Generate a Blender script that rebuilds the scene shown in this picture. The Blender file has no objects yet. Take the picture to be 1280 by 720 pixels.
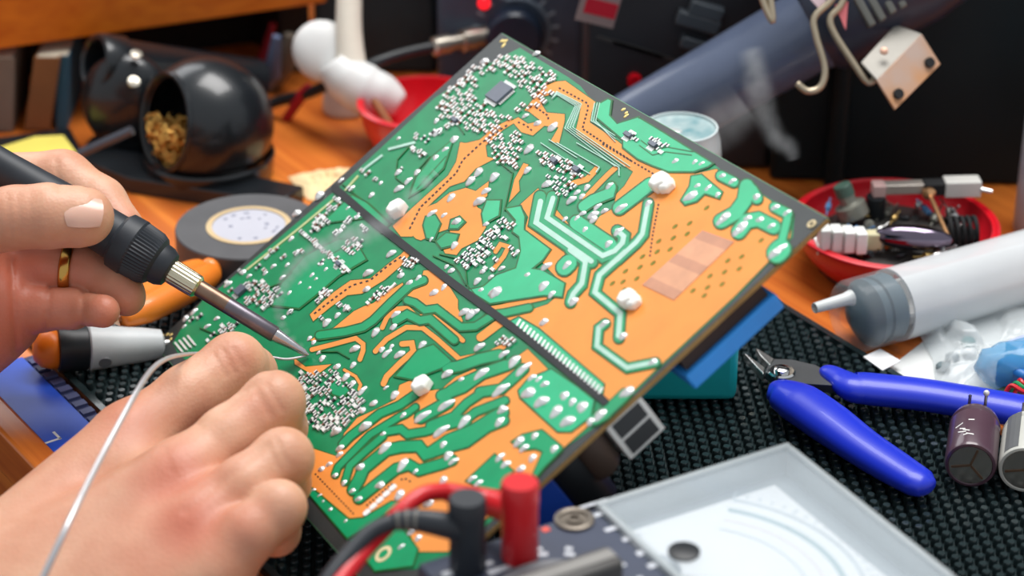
import bpy, bmesh, math, random
import numpy as np
from mathutils import Vector, Matrix
from mathutils.geometry import tessellate_polygon

# ------------------------------------------------------------------ camera, world, lights, exposure
S = 0.001                                   # everything below is written in millimetres
scene = bpy.context.scene
COL = scene.collection
FPX = 85.0 / 36.0 * 1280.0
TILT = math.radians(28.0)
DIST = 915.0
CAM = Vector((0, -DIST * math.cos(TILT), DIST * math.sin(TILT)))
CR = Vector((1, 0, 0)); CF = Vector((0, math.cos(TILT), -math.sin(TILT))); CU = Vector((0, math.sin(TILT), math.cos(TILT)))
cam_data = bpy.data.cameras.new('camera'); cam = bpy.data.objects.new('camera', cam_data); COL.objects.link(cam)
cam.location = CAM * S
cam.rotation_euler = (math.radians(90) - TILT, 0, 0)
cam_data.lens = 85; cam_data.sensor_width = 36; cam_data.clip_start = 0.01; cam_data.clip_end = 20
cam_data.dof.use_dof = True; cam_data.dof.focus_distance = 0.800; cam_data.dof.aperture_fstop = 9.0
scene.camera = cam
scene.view_settings.view_transform = 'Standard'; scene.view_settings.look = 'None'
scene.view_settings.gamma = 1.0; scene.view_settings.use_curve_mapping = False
scene.view_settings.exposure = 0.12
world = bpy.data.worlds.new('world'); scene.world = world; world.use_nodes = True
world.node_tree.nodes['Background'].inputs[0].default_value = (0.90, 0.95, 1.0, 1)
world.node_tree.nodes['Background'].inputs[1].default_value = 0.55

def area_light(name, loc, target, size, power, col=(1, 1, 1)):
    d = bpy.data.lights.new(name, 'AREA'); d.shape = 'RECTANGLE'; d.size = size[0] * S; d.size_y = size[1] * S
    d.energy = power; d.color = col
    o = bpy.data.objects.new(name, d); COL.objects.link(o); o.location = Vector(loc) * S
    o.rotation_euler = (Vector(target) - Vector(loc)).to_track_quat('-Z', 'Y').to_euler()
    return o
area_light('ceiling_lamp', (150, 250, 1150), (0, -60, 0), (800, 600), 16.5, (1.0, 0.98, 0.96))
area_light('sheen_light', (-470, 760, 640), (40, -150, 60), (520, 420), 2.6, (0.96, 0.98, 1.0))  # unseen soft light added at the back for a sheen on the board

# ------------------------------------------------------------------ pixels to places
def ray(px, py): return CF + CR * ((px - 640) / FPX) - CU * ((py - 360) / FPX)
def pz(px, py, z=0.0):
    r = ray(px, py); return CAM + r * ((z - CAM.z) / r.z)
def pd(px, py, d): return CAM + ray(px, py) * d
def mmpp(p): return (Vector(p) - CAM).dot(CF) / FPX        # millimetres per pixel at a place

# ------------------------------------------------------------------ materials
MATS = {}
def mat(name, col, rough=0.5, metal=0.0, var=0.08, scale=60.0, bump=0.0, bscale=None, col2=None, trans=0.0,
        alpha=1.0, sss=0.0, coat=0.0, spec=None, emit=None, ior=1.45, detail=4.0):
    if name in MATS: return MATS[name]
    m = bpy.data.materials.new(name); m.use_nodes = True; nt = m.node_tree; b = nt.nodes['Principled BSDF']
    tc = nt.nodes.new('ShaderNodeTexCoord'); nz = nt.nodes.new('ShaderNodeTexNoise'); rp = nt.nodes.new('ShaderNodeValToRGB')
    nz.inputs['Scale'].default_value = scale; nz.inputs['Detail'].default_value = detail
    nt.links.new(tc.outputs['Object'], nz.inputs['Vector']); nt.links.new(nz.outputs['Fac'], rp.inputs['Fac'])
    c2 = col2 if col2 else tuple(min(1, c * (1 + var)) for c in col)
    c1 = col if col2 else tuple(c * (1 - var) for c in col)
    rp.color_ramp.elements[0].position = 0.3; rp.color_ramp.elements[1].position = 0.7
    rp.color_ramp.elements[0].color = (*c1, 1); rp.color_ramp.elements[1].color = (*c2, 1)
    nt.links.new(rp.outputs['Color'], b.inputs['Base Color'])
    b.inputs['Roughness'].default_value = rough; b.inputs['Metallic'].default_value = metal
    b.inputs['Transmission Weight'].default_value = trans; b.inputs['Alpha'].default_value = alpha
    b.inputs['Coat Weight'].default_value = coat; b.inputs['IOR'].default_value = ior
    if spec is not None: b.inputs['Specular IOR Level'].default_value = spec
    if sss: b.inputs['Subsurface Weight'].default_value = sss; b.inputs['Subsurface Scale'].default_value = 0.004; b.inputs['Subsurface Radius'].default_value = (1, .35, .2)
    if emit: b.inputs['Emission Color'].default_value = (*emit[0], 1); b.inputs['Emission Strength'].default_value = emit[1]
    if bump:
        bp = nt.nodes.new('ShaderNodeBump'); n2 = nt.nodes.new('ShaderNodeTexNoise')
        n2.inputs['Scale'].default_value = bscale or scale * 4; n2.inputs['Detail'].default_value = 6
        nt.links.new(tc.outputs['Object'], n2.inputs['Vector']); nt.links.new(n2.outputs['Fac'], bp.inputs['Height'])
        bp.inputs['Strength'].default_value = bump; bp.inputs['Distance'].default_value = 0.001
        nt.links.new(bp.outputs['Normal'], b.inputs['Normal'])
    MATS[name] = m
    return m

def sr(r, g, b):                            # 0-255 display colour to linear
    f = lambda c: ((c / 255 + 0.055) / 1.055) ** 2.4 if c > 10 else c / 255 / 12.92
    return (f(r), f(g), f(b))

def wood_mat(name, c1, c2, ang, rough=0.35, scale=1.0):
    m = bpy.data.materials.new(name); m.use_nodes = True; nt = m.node_tree; b = nt.nodes['Principled BSDF']
    tc = nt.nodes.new('ShaderNodeTexCoord'); mp = nt.nodes.new('ShaderNodeMapping'); nz = nt.nodes.new('ShaderNodeTexNoise'); rp = nt.nodes.new('ShaderNodeValToRGB')
    mp.inputs['Rotation'].default_value = (0, 0, ang)
    m2 = nt.nodes.new('ShaderNodeMapping'); m2.inputs['Scale'].default_value = (6 * scale, 160 * scale, 160 * scale); nt.links.new(mp.outputs['Vector'], m2.inputs['Vector'])
    nz.inputs['Scale'].default_value = 1.0; nz.inputs['Detail'].default_value = 7; nz.inputs['Distortion'].default_value = 0.4
    nt.links.new(tc.outputs['Object'], mp.inputs['Vector']); nt.links.new(m2.outputs['Vector'], nz.inputs['Vector'])
    nt.links.new(nz.outputs['Fac'], rp.inputs['Fac']); nt.links.new(rp.outputs['Color'], b.inputs['Base Color'])
    rp.color_ramp.elements[0].position = 0.32; rp.color_ramp.elements[1].position = 0.68
    rp.color_ramp.elements[0].color = (*c1, 1); rp.color_ramp.elements[1].color = (*c2, 1)
    b.inputs['Roughness'].default_value = rough
    MATS[name] = m
    return m

# ------------------------------------------------------------------ mesh helpers
ORG = {}
def frame(axis, hint=None):
    a = Vector(axis).normalized(); h = Vector(hint) if hint else (Vector((0, 0, 1)) if abs(a.z) < 0.9 else Vector((1, 0, 0)))
    x = (h - a * h.dot(a)).normalized(); y = a.cross(x)
    return x, y, a
class MB:
    def __init__(s): s.v = []; s.f = []
    def add(s, vs, fs):
        n = len(s.v); s.v += [Vector(v) for v in vs]; s.f += [tuple(i + n for i in f) for f in fs]; return s
    def box(s, c, size, X=(1, 0, 0), Y=(0, 1, 0), Z=(0, 0, 1)):
        c = Vector(c); X, Y, Z = Vector(X), Vector(Y), Vector(Z); a, b, d = [q / 2 for q in size]
        vs = [c + X * (i * a) + Y * (j * b) + Z * (k * d) for k in (-1, 1) for j in (-1, 1) for i in (-1, 1)]
        return s.add(vs, [(0, 2, 3, 1), (4, 5, 7, 6), (0, 1, 5, 4), (2, 6, 7, 3), (0, 4, 6, 2), (1, 3, 7, 5)])
    def tube(s, path, radii, seg=12, caps=True, flat=None, hint=None):
        P = [Vector(p) for p in path]; n = len(P)
        if not hasattr(radii, '__len__'): radii = [radii] * n
        t0 = (P[1] - P[0]).normalized(); x, y, _ = frame(t0, hint); vs = []; fs = []
        for i in range(n):
            t = ((P[min(i + 1, n - 1)] - P[i]).normalized() + (P[i] - P[max(i - 1, 0)]).normalized())
            t = t.normalized() if t.length > 1e-9 else t0
            x = (x - t * x.dot(t)).normalized(); y = t.cross(x)
            fl = flat if flat else 1.0
            for k in range(seg):
                a = 2 * math.pi * k / seg
                vs.append(P[i] + x * (math.cos(a) * radii[i] * fl) + y * (math.sin(a) * radii[i]))
        for i in range(n - 1):
            for k in range(seg):
                a = i * seg + k; b = i * seg + (k + 1) % seg
                fs.append((a, b, b + seg, a + seg))
        if caps: fs.append(tuple(reversed(range(seg)))); fs.append(tuple(range((n - 1) * seg, n * seg)))
        return s.add(vs, fs)
    def lathe(s, prof, o, axis, seg=32, hint=None, ripple=None, close=True):
        o = Vector(o); x, y, a = frame(axis, hint); vs = []; fs = []
        for j, (r, h) in enumerate(prof):
            for k in range(seg):
                t = 2 * math.pi * k / seg
                rr = r - (ripple[1] if ripple and j in ripple[0] and k % 2 else 0)
                vs.append(o + a * h + x * (math.cos(t) * rr) + y * (math.sin(t) * rr))
        for j in range(len(prof) - 1):
            for k in range(seg):
                p = j * seg + k; q = j * seg + (k + 1) % seg
                fs.append((p, q, q + seg, p + seg))
        if close: fs.append(tuple(reversed(range(seg)))); fs.append(tuple(range((len(prof) - 1) * seg, len(prof) * seg)))
        return s.add(vs, fs)
    def prism(s, pts, off):
        P = [Vector(p) for p in pts]; off = Vector(off); n = len(P)
        nrm = Vector((0, 0, 0))
        for i in range(n): nrm += P[i].cross(P[(i + 1) % n])
        if nrm.dot(off) < 0: P.reverse()
        tri = tessellate_polygon([P])
        vs = P + [p + off for p in P]; fs = []
        for t in tri:
            a, b, c = t
            if (P[b] - P[a]).cross(P[c] - P[a]).dot(off) < 0: a, b, c = a, c, b
            fs.append((a + n, b + n, c + n)); fs.append((c, b, a))
        for i in range(n):
            j = (i + 1) % n; fs.append((i, j, j + n, i + n))
        return s.add(vs, fs)
    def ell(s, c, rx, ry, rz, X=(1, 0, 0), Y=(0, 1, 0), Z=(0, 0, 1), seg=14, rings=8, half=False):
        c = Vector(c); X, Y, Z = Vector(X), Vector(Y), Vector(Z); vs = []; fs = []
        lo = 0.0 if half else -math.pi / 2
        for j in range(rings + 1):
            p = lo + (math.pi / 2 - lo) * j / rings
            for k in range(seg):
                t = 2 * math.pi * k / seg; e = max(math.cos(p), 1e-4)
                vs.append(c + X * (rx * e * math.cos(t)) + Y * (ry * e * math.sin(t)) + Z * (rz * math.sin(p)))
        for j in range(rings):
            for k in range(seg):
                a = j * seg + k; b = j * seg + (k + 1) % seg
                fs.append((a, b, b + seg, a + seg))
        fs.append(tuple(reversed(range(seg)))); fs.append(tuple(range(rings * seg, rings * seg + seg)))
        return s.add(vs, fs)
    def mesh(s, name, m, org, smooth=False):
        me = bpy.data.meshes.new(name)
        me.from_pydata([((v - org) * S)[:] for v in s.v], [], s.f); me.update()
        if smooth:
            me.polygons.foreach_set('use_smooth', [True] * len(me.polygons))
        if m: me.materials.append(m)
        return me
    def build(s, name, m, parent=None, smooth=False, bevel=0, org=None, sharp=40, segs=3):
        if parent is not None: o0 = ORG[parent]
        elif org is not None: o0 = Vector(org)
        else:
            lo = Vector([min(v[i] for v in s.v) for i in range(3)]); hi = Vector([max(v[i] for v in s.v) for i in range(3)])
            o0 = Vector(((lo.x + hi.x) / 2, (lo.y + hi.y) / 2, lo.z))
        me = s.mesh(name, m, o0, smooth)
        o = bpy.data.objects.new(name, me); COL.objects.link(o)
        ORG[o] = o0
        if parent is not None: o.parent = parent
        else: o.location = o0 * S
        if bevel:
            md = o.modifiers.new('bevel', 'BEVEL'); md.width = bevel * S; md.segments = segs; md.limit_method = 'ANGLE'; md.angle_limit = math.radians(35)
            me.polygons.foreach_set('use_smooth', [True] * len(me.polygons)); smooth = True
        if smooth and sharp:
            try: me.set_sharp_from_angle(angle=math.radians(sharp))
            except Exception: pass
        return o
def tag(o, label, cat=None, group=None, kind=None):
    if label: o['label'] = label
    if cat: o['category'] = cat
    if group: o['group'] = group
    if kind: o['kind'] = kind
    return o
def empty(name, loc, label, cat, group=None):
    o = bpy.data.objects.new(name, None); COL.objects.link(o); o.location = Vector(loc) * S
    o.empty_display_size = 0.01; ORG[o] = Vector(loc)
    return tag(o, label, cat, group)
def place(me, name, parent, loc, rot=None, scale=None):        # one more object that shares a mesh
    o = bpy.data.objects.new(name, me); COL.objects.link(o)
    o0 = ORG[parent] if parent else Vector((0, 0, 0)); ORG[o] = o0
    M = Matrix.Translation((Vector(loc) - o0) * S)
    if rot is not None: M = M @ rot.to_4x4()
    if scale is not None: M = M @ Matrix.Diagonal((*scale, 1))
    if parent: o.parent = parent
    o.matrix_local = M
    return o
def smooth_path(pts, n=8):
    P = [Vector(p) for p in pts]; out = []
    for i in range(len(P) - 1):
        p0 = P[max(i - 1, 0)]; p1 = P[i]; p2 = P[i + 1]; p3 = P[min(i + 2, len(P) - 1)]
        for k in range(n):
            t = k / n
            out.append(0.5 * ((2 * p1) + (p2 - p0) * t + (2 * p0 - 5 * p1 + 4 * p2 - p3) * t * t + (3 * p1 - p0 - 3 * p2 + p3) * t ** 3))
    out.append(P[-1]); return out
def lerp_list(vals, n):
    out = []
    for i in range(len(vals) - 1):
        for k in range(n): out.append(vals[i] + (vals[i + 1] - vals[i]) * k / n)
    out.append(vals[-1]); return out

ED = Vector((math.cos(math.radians(-55.8)), math.sin(math.radians(-55.8)), 0))     # along the bench edge, towards the sitter's right
EP = Vector((-ED.y, ED.x, 0))                                                       # away from the sitter
UP = Vector((0, 0, 1))
MATZ = 3.6                                                                          # top of the rubber mat's pegs

# common materials
black = mat('black_plastic', sr(26, 30, 34), 0.42, var=0.15)
blackm = mat('black_matt', sr(20, 21, 23), 0.75, var=0.2)
steel = mat('steel', sr(190, 190, 188), 0.28, 1.0)
chrome = mat('chrome', sr(225, 225, 225), 0.12, 1.0)
white_pl = mat('white_plastic', sr(240, 240, 236), 0.45)
red_pl = mat('red_plastic', sr(214, 22, 38), 0.32, coat=0.2)
cream = mat('cream', sr(225, 205, 160), 0.6)

# ------------------------------------------------------------------ the setting
fl = MB().box((0, 300, -760), (5000, 5000, 20)).build('floor', mat('floor_dark', sr(38, 36, 36), 0.8)); tag(fl, 'dark floor below the bench', None, None, 'structure')
wb = MB().box((200, 900, 300), (4000, 40, 2100)).build('wall_back', mat('wall_dark', sr(34, 38, 42), 0.8)); tag(wb, 'dark back wall', None, None, 'structure')

# workbench, front edge where the blue strip and the wooden lip are
woodm = wood_mat('bench_wood', sr(182, 86, 30), sr(226, 130, 52), math.radians(55.8), 0.32)
e0 = pz(0, 548, 0)                                   # a point on the bench's outer edge
def bench_pt(a, b, z=0.0):                           # a along the edge, b away from the sitter
    q = e0 + ED * a + EP * b; return Vector((q.x, q.y, z))
bench = empty('workbench', bench_pt(300, 350, -750), 'orange varnished wooden workbench with a raised lip along its edge', 'workbench')
MB().prism([bench_pt(-800, 0, -30), bench_pt(700, 0, -30), bench_pt(700, 1000, -30), bench_pt(-800, 1000, -30)], (0, 0, 30)).build('bench_top', woodm, bench)
lip = MB().prism([bench_pt(-800, -1, -14), bench_pt(700, -1, -14), bench_pt(700, 9, -14), bench_pt(-800, 9, -14)], (0, 0, 19)).build('edge_lip', woodm, bench, bevel=1.5)
for a in (-740, 640):
    for b in (60, 940):
        c = bench_pt(a, b, 0)
        MB().box((c.x, c.y, -390), (60, 60, 720), ED, EP).build('leg', woodm, bench)
# ------------------------------------------------------------------ rubber mat with pegs
mo = pz(30, 440, 0)
ma0 = (mo - e0).dot(ED); mb0 = (mo - e0).dot(EP)          # near-left edge line
mright = (pz(1000, 400, 0) - e0).dot(EP)
mtop = (pz(905, 338, 0) - e0).dot(ED)                     # far edge, across
def mat_rect(a0, a1, b0, b1, z): return [bench_pt(a0, b0, z), bench_pt(a1, b0, z), bench_pt(a1, b1, z), bench_pt(a0, b1, z)]
MA0 = min(ma0 - 10, mtop); MA1 = 330; MB0 = mb0 + 3; MB1 = mright
mat_root = empty('rubber_mat', bench_pt((MA0 + MA1) / 2, (MB0 + MB1) / 2, 0), 'black rubber work mat covered in rows of short round pegs', 'mat')
rub = mat('mat_rubber', sr(38, 50, 52), 0.2, coat=0.35, var=0.15, scale=200)
MB().prism(mat_rect(MA0, MA1, MB0, MB1, 0), (0, 0, 0.4)).build('mat_sheet', rub, mat_root)
MB().prism(mat_rect(MA0, MA1, MB1 - 2.5, MB1, 0.4), (0, 0, 2.6)).build('mat_border', rub, mat_root)
MB().prism(mat_rect(MA0, MA1, MB0, MB0 + 2.5, 0.4), (0, 0, 2.6)).build('mat_border', rub, mat_root)
peg = MB().lathe([(1.45, 0), (1.38, 2.8), (1.15, 3.2), (0.0, 3.2)], (0, 0, 0), UP, 10)
pegmesh = peg.mesh('peg', rub, Vector((0, 0, 0)), True)
try: pegmesh.set_sharp_from_angle(angle=math.radians(40))
except Exception: pass
field = MB(); npeg = 0; cand = []
SP = 4.5; ia = 0
a = MA0 + 3
while a < MA1 - 3:
    b = MB0 + 5 + (SP / 2 if ia % 2 else 0)
    while b < MB1 - 4:
        p = bench_pt(a, b, 0.4)
        d = p - CAM; w = d.dot(CF); px = 640 + FPX * d.dot(CR) / w; py = 360 - FPX * d.dot(CU) / w
        if -60 < px < 1340 and 300 < py < 860:
            vis = (1000 < px < 1270 and py > 500 and py - 500 > (px - 1170) * 0.6 and not (py > 560 + (px - 985) * 0.64) and (py > 480 + (px - 960) * .66 + 25 or py < 470 + (px - 1030) * .66))
            vis2 = 690 < px < 960 and 505 < py < 640 - (px - 720) * .32 and py > 600 - (px - 690) * .9
            cand.append((vis or vis2, -py, p))
        b += SP
    a += SP * 0.84; ia += 1
cand.sort(key=lambda t: (not t[0], t[1]))
for vis, _, p in cand[:300]: place(pegmesh, 'peg', mat_root, p)
for vis, _, p in cand[300:]:
    field.add([v + p for v in peg.v], peg.f)
fo = field.build('peg_field', rub, mat_root, smooth=True); tag(fo, None, None, None, 'stuff')

# ------------------------------------------------------------------ circuit board
ZB = 5.0
BP = dict(n=Vector((-0.52181788, -0.15991216, 0.83793449)).normalized())
BN = BP['n']
bL = pz(192.6, 429.4, ZB)
def hit(px, py, h=0.0):
    o = bL + BN * h; r = ray(px, py); return CAM + r * ((o - CAM).dot(BN) / r.dot(BN))
cT, cR, cB, cL = hit(626.5, 41.5), hit(1033.6, 272.5), hit(494.4, 771.5), hit(192.6, 429.4)
BU = (cB - cL).normalized(); BV = BN.cross(BU).normalized()
board = empty('circuit_board', (cL + cB + cT + cR) / 4 - Vector((0, 0, ((cL + cB + cT + cR) / 4).z - ZB)), 'green and orange printed circuit board propped at a slant, solder side up', 'circuit board')
TILE = dict(A=(540, 30), B=(780, 110), C=(400, 150), D=(600, 180), E=(780, 230), F=(600, 320), G=(200, 240), H=(400, 280), I=(370, 400),
            J=(560, 400), K=(370, 520), L=(540, 480), M=(190, 360), N=(640, 60), O=(500, 250), P=(700, 230), Q=(360, 590), X=(0, 0))
def tp(t, x, y):
    o = TILE[t]; k = 1.0 if t == 'X' else 4.923
    return (o[0] + x / k, o[1] + y / k)
mask_green = mat('solder_mask_green', sr(0, 130, 80), 0.36, var=0.12, scale=120, spec=0.4)
copper_green = mat('mask_over_copper', sr(4, 152, 98), 0.34, var=0.08, scale=90, spec=0.4)
copper_green2 = mat('mask_over_copper_pale', sr(28, 176, 122), 0.34, var=0.08, scale=90, spec=0.45)
rim_green = mat('trace_rim', sr(0, 78, 36), 0.4, var=0.25, scale=250, col2=sr(22, 104, 34))
orange_m = mat('orange_laminate', sr(240, 148, 66), 0.5, var=0.06, scale=70)
border_m = mat('dark_laminate', sr(48, 52, 52), 0.4, var=0.12, scale=90)
pale_m = mat('tinned_trace', sr(168, 206, 190), 0.3, var=0.08, scale=200)
solder_m = mat('solder', sr(244, 244, 244), 0.24, 0.45, var=0.05, scale=300)
edge_m = mat('board_edge', sr(158, 126, 76), 0.7, var=0.2)
chip_m = mat('chip_body', sr(58, 56, 60), 0.5, var=0.2)
chip_br = mat('chip_body_brown', sr(130, 92, 78), 0.5, var=0.2)
chip_end = mat('chip_terminal', sr(232, 232, 230), 0.3, 0.2)
cream_line = mat('cream_line', sr(186, 196, 140), 0.5)
blackstripe = mat('black_stripe', sr(36, 38, 40), 0.5, var=0.15)
olive = mat('olive_hole', sr(120, 118, 30), 0.6, var=0.3, scale=400)

# slab
sl = MB().prism([cL, cB, cR, cT], -BN * 1.8).build('substrate', border_m, board)
ins = lambda p, q, d, h0: [p - BN * 0.2, q - BN * 0.2]
MB().prism([cB - BN * 0.25 - BV * 0.25, cR - BN * 0.25 + BU * 0, cR - BN * 1.6, cB - BN * 1.6 - BV * 0.25], BU * 0.3).build('raw_edge', edge_m, board)
LAY = [0]
MB().prism([cT - BN * 0.2, cR - BN * 0.2, cR - BN * 1.6, cT - BN * 1.6], BV * 0.3).build('raw_edge', mat('edge_green', sr(96, 150, 112), 0.5), board)
MB().prism([cL - BN * 0.2, cB - BN * 0.2, cB - BN * 1.6, cL - BN * 1.6], -BV * 0.3).build('raw_edge', mat('edge_green', sr(96, 150, 112), 0.5), board)
def bpoly(name, pts, h0, h1, m, parent=board):
    LAY[0] += 1; h1 = h1 + 0.0007 * LAY[0]
    return MB().prism([hit(*p) + BN * h0 for p in pts], BN * (h1 - h0)).build(name, m, parent)
def offset(pts, d):                                   # widen an outline on the board by d pixels
    n = len(pts); a2 = sum(pts[i][0] * pts[(i + 1) % n][1] - pts[(i + 1) % n][0] * pts[i][1] for i in range(n)); sg = 1 if a2 > 0 else -1
    out = []
    for i in range(n):
        p0 = Vector(pts[i - 1]); p1 = Vector(pts[i]); p2 = Vector(pts[(i + 1) % n])
        e1 = (p1 - p0); e2 = (p2 - p1)
        if e1.length < 1e-6 or e2.length < 1e-6: out.append(tuple(p1)); continue
        e1.normalize(); e2.normalize()
        n1 = Vector((e1.y, -e1.x)) * sg; n2 = Vector((e2.y, -e2.x)) * sg
        b = n1 + n2
        if b.length < 0.3: out.append(tuple(p1 + n1 * d)); continue
        b.normalize(); k = max(b.dot(n1), 0.45)
        out.append(tuple(p1 + b * (d / k)))
    return out
def ribbon(pts, w):                                   # outline of a rounded track through pts (pixels)
    P = [Vector(p) for p in pts]; n = len(P); left = []; right = []
    for i in range(n):
        e1 = (P[i] - P[i - 1]).normalized() if i else (P[1] - P[0]).normalized()
        e2 = (P[i + 1] - P[i]).normalized() if i < n - 1 else e1
        n1 = Vector((e1.y, -e1.x)); n2 = Vector((e2.y, -e2.x)); b = (n1 + n2)
        b = b.normalized() if b.length > 0.2 else n1
        k = max(b.dot(n1), 0.6); left.append(P[i] + b * (w / 2 / k)); right.append(P[i] - b * (w / 2 / k))
    def cap(c, d0):
        out = []
        for j in range(1, 6):
            a = math.pi * j / 6; nn = Vector((d0.y, -d0.x))
            out.append(c + nn * (math.cos(a) * w / 2) + d0 * (math.sin(a) * w / 2))
        return out
    eN = (P[-1] - P[-2]).normalized(); e0_ = (P[0] - P[1]).normalized()
    pts = left + cap(P[-1], eN) + right[::-1] + cap(P[0], e0_)
    return [tuple(p) for p in pts]
def T(t, pts): return [tp(t, *p) for p in pts]
def green(t, pts, w=None, m=None, name='copper_area', rim=2.1):
    q = ribbon(T(t, pts), w / 4.923 if t != 'X' else w) if w else T(t, pts)
    o = bpoly('copper_trace' if w else name, q, 0.0, 0.40, m or copper_green)
    bpoly('trace_rim', offset(q, rim), 0.0, 0.33, rim_green, o)
    return o
def orange(t, pts, w=None):
    q = ribbon(T(t, pts), w / 4.923) if w else T(t, pts)
    o = bpoly('orange_area', q, 0.0, 0.2, orange_m)
    bpoly('trace_rim', offset(q, 1.3), 0.0, 0.15, rim_green, o)
    return o
def pale(t, pts, w): return bpoly('tinned_trace', ribbon(T(t, pts), w / 4.923), 0.1, 0.50, pale_m)
interior = [(650, 60), (711, 97), (726, 108), (741, 127), (749, 128), (762, 124), (761, 144), (772, 155), (799, 147), (892, 205), (922, 230), (955, 244), (993, 268),
            (991, 297), (963, 327), (920, 372), (819, 466), (797, 488), (763, 521), (703, 562), (671, 597), (600, 665), (560, 704), (516, 712), (470, 714), (455, 696),
            (435, 673), (373, 602), (300, 512), (222, 441), (216, 429), (227, 411), (253, 376), (275, 360), (423, 235), (543, 123), (599, 87), (621, 75), (632, 69)]
bpoly('green_mask', interior, 0.0, 0.1, mask_green)

# --- orange laminate showing between the copper
orange('C', [(448, 655), (640, 480), (790, 345), (840, 260), (865, 140), (900, 145), (985, 125), (1080, 45), (1160, 5), (1220, 5), (1130, 60), (1020, 160), (1030, 230), (1075, 240), (960, 300), (890, 380), (800, 410), (700, 500), (620, 580), (570, 719), (500, 719)])
orange('N', [(80, 385), (130, 320), (200, 240), (270, 210), (330, 205), (515, 335), (490, 400), (480, 460), (650, 575), (830, 719), (690, 719), (400, 540), (395, 510), (412, 440), (425, 375), (280, 275), (200, 300), (185, 350), (215, 400), (325, 410), (325, 450), (290, 590), (240, 575), (290, 490), (200, 480), (130, 540), (60, 520), (0, 450), (40, 430), (100, 470), (180, 450), (110, 395)])
orange('X', [(740, 180), (773, 180), (795, 196), (838, 217), (860, 213), (869, 218), (896, 212), (922, 231), (955, 246), (990, 270), (988, 297), (961, 327), (918, 371), (818, 464), (795, 486), (764, 517), (754, 497), (756, 483), (670, 410), (653, 397), (633, 398), (685, 381), (699, 369), (706, 357), (687, 338), (679, 329), (689, 313), (656, 288), (661, 272), (651, 256), (673, 236), (715, 285), (742, 284), (750, 271), (767, 261), (771, 243), (781, 233), (792, 215)])
orange('D', [(575, 245), (660, 220), (720, 155)], 34)
orange('D', [(645, 340), (740, 240), (800, 180), (835, 150)], 30)
orange('D', [(180, 360), (215, 220), (270, 120), (300, 130), (240, 230), (245, 290)])
orange('F', [(70, 335), (200, 300), (400, 255)], 32)
orange('O', [(575, 430), (640, 350), (670, 290), (620, 275), (590, 320)], 26)
orange('O', [(60, 200), (80, 110), (180, 40), (260, 10), (420, 20), (500, 60), (505, 110), (530, 170), (480, 250), (380, 300), (350, 340), (280, 330), (260, 290), (330, 230), (300, 180), (240, 200), (130, 250), (100, 240)])
orange('C', [(620, 690), (640, 600), (700, 530), (800, 450), (900, 420), (960, 440), (1040, 380), (1030, 470), (960, 520), (1000, 590), (980, 680), (900, 700), (800, 600), (700, 640)])
orange('H', [(500, 190), (530, 160), (560, 185), (510, 250), (400, 345), (260, 430), (170, 440), (70, 510), (-40, 600), (-60, 560), (0, 500), (90, 420), (190, 350), (310, 340), (420, 250)])
orange('H', [(640, 290), (690, 285), (740, 340), (800, 390), (850, 470), (850, 520), (880, 600), (860, 620), (720, 520), (640, 540), (580, 470), (500, 460), (540, 400), (600, 370), (630, 330)])
orange('H', [(510, 365), (520, 390), (440, 470), (310, 590), (290, 640), (170, 665), (0, 719), (-60, 719), (0, 680), (90, 640), (210, 540), (270, 510), (330, 490), (420, 420)])
orange('H', [(385, 640), (415, 575), (480, 525), (540, 520), (600, 575), (690, 565), (850, 690), (880, 719)], 28)
orange('H', [(1060, 528), (1150, 515), (1280, 480)], 40)
orange('H', [(880, 645), (960, 630), (1035, 565)], 30)
orange('H', [(990, 700), (1090, 625), (1150, 585), (1300, 550)], 50)
orange('I', [(100, 185), (220, 155), (370, 115), (415, 150), (415, 190), (395, 245)], 28)
orange('I', [(-10, 235), (60, 290), (220, 275), (110, 355), (70, 320), (-5, 275)])
orange('I', [(300, 310), (370, 350), (400, 400), (390, 430)], 18)
orange('I', [(490, 195), (560, 120), (680, 48), (780, 50), (870, 120), (1010, 245), (1200, 205), (1280, 165)], 30)
orange('I', [(655, 150), (715, 145), (725, 195), (640, 270), (560, 350), (540, 395)], 34)
orange('X', [(374, 598), (388, 560), (421, 571), (431, 542), (447, 523), (467, 514), (495, 500), (500, 482), (516, 475), (530, 490), (553, 487), (570, 472), (593, 462), (621, 467), (649, 445), (660, 437), (682, 459), (739, 526), (733, 535), (706, 559), (620, 640), (560, 690), (523, 690), (500, 640), (470, 640), (455, 652), (441, 651)])

# --- copper under green mask on the orange
green('I', [(735, 465), (640, 530), (520, 580), (430, 650), (340, 719), (290, 770)], 44)
green('I', [(1290, 285), (1150, 335), (1030, 420), (900, 470)], 60)
green('I', [(770, 605), (860, 555), (940, 510)], 66)
green('I', [(620, 610), (680, 585), (740, 540)], 34)
green('K', [(560, 100), (650, 85), (690, 118), (800, 100), (900, 70), (1040, 35), (1110, -20), (1290, -90)], 44)
green('K', [(245, 365), (262, 320), (380, 200), (460, 120), (640, 10), (700, -20)], 36)
green('K', [(305, 410), (335, 310), (440, 215), (540, 130)], 36)
green('K', [(355, 460), (395, 390), (420, 330), (560, 215), (650, 195), (760, 190), (800, 240), (920, 200), (1050, 165), (1180, 70), (1280, 30)], 62)
green('K', [(390, 512), (500, 425), (620, 330), (700, 305), (760, 340), (900, 300), (965, 275)], 58)
green('L', [(0, 425), (110, 350), (260, 290), (380, 215), (440, 180)], 66)
green('L', [(0, 265), (130, 215), (210, 235)], 60)
green('L', [(150, 190), (220, 120), (310, 60), (440, 35)], 44)
green('J', [(0, 300), (70, 290), (200, 245), (320, 220)], 60)
green('J', [(20, 440), (90, 395), (210, 340), (370, 285), (420, 255)], 54)
green('J', [(200, 450), (330, 430), (400, 370), (470, 305)], 54)
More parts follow.
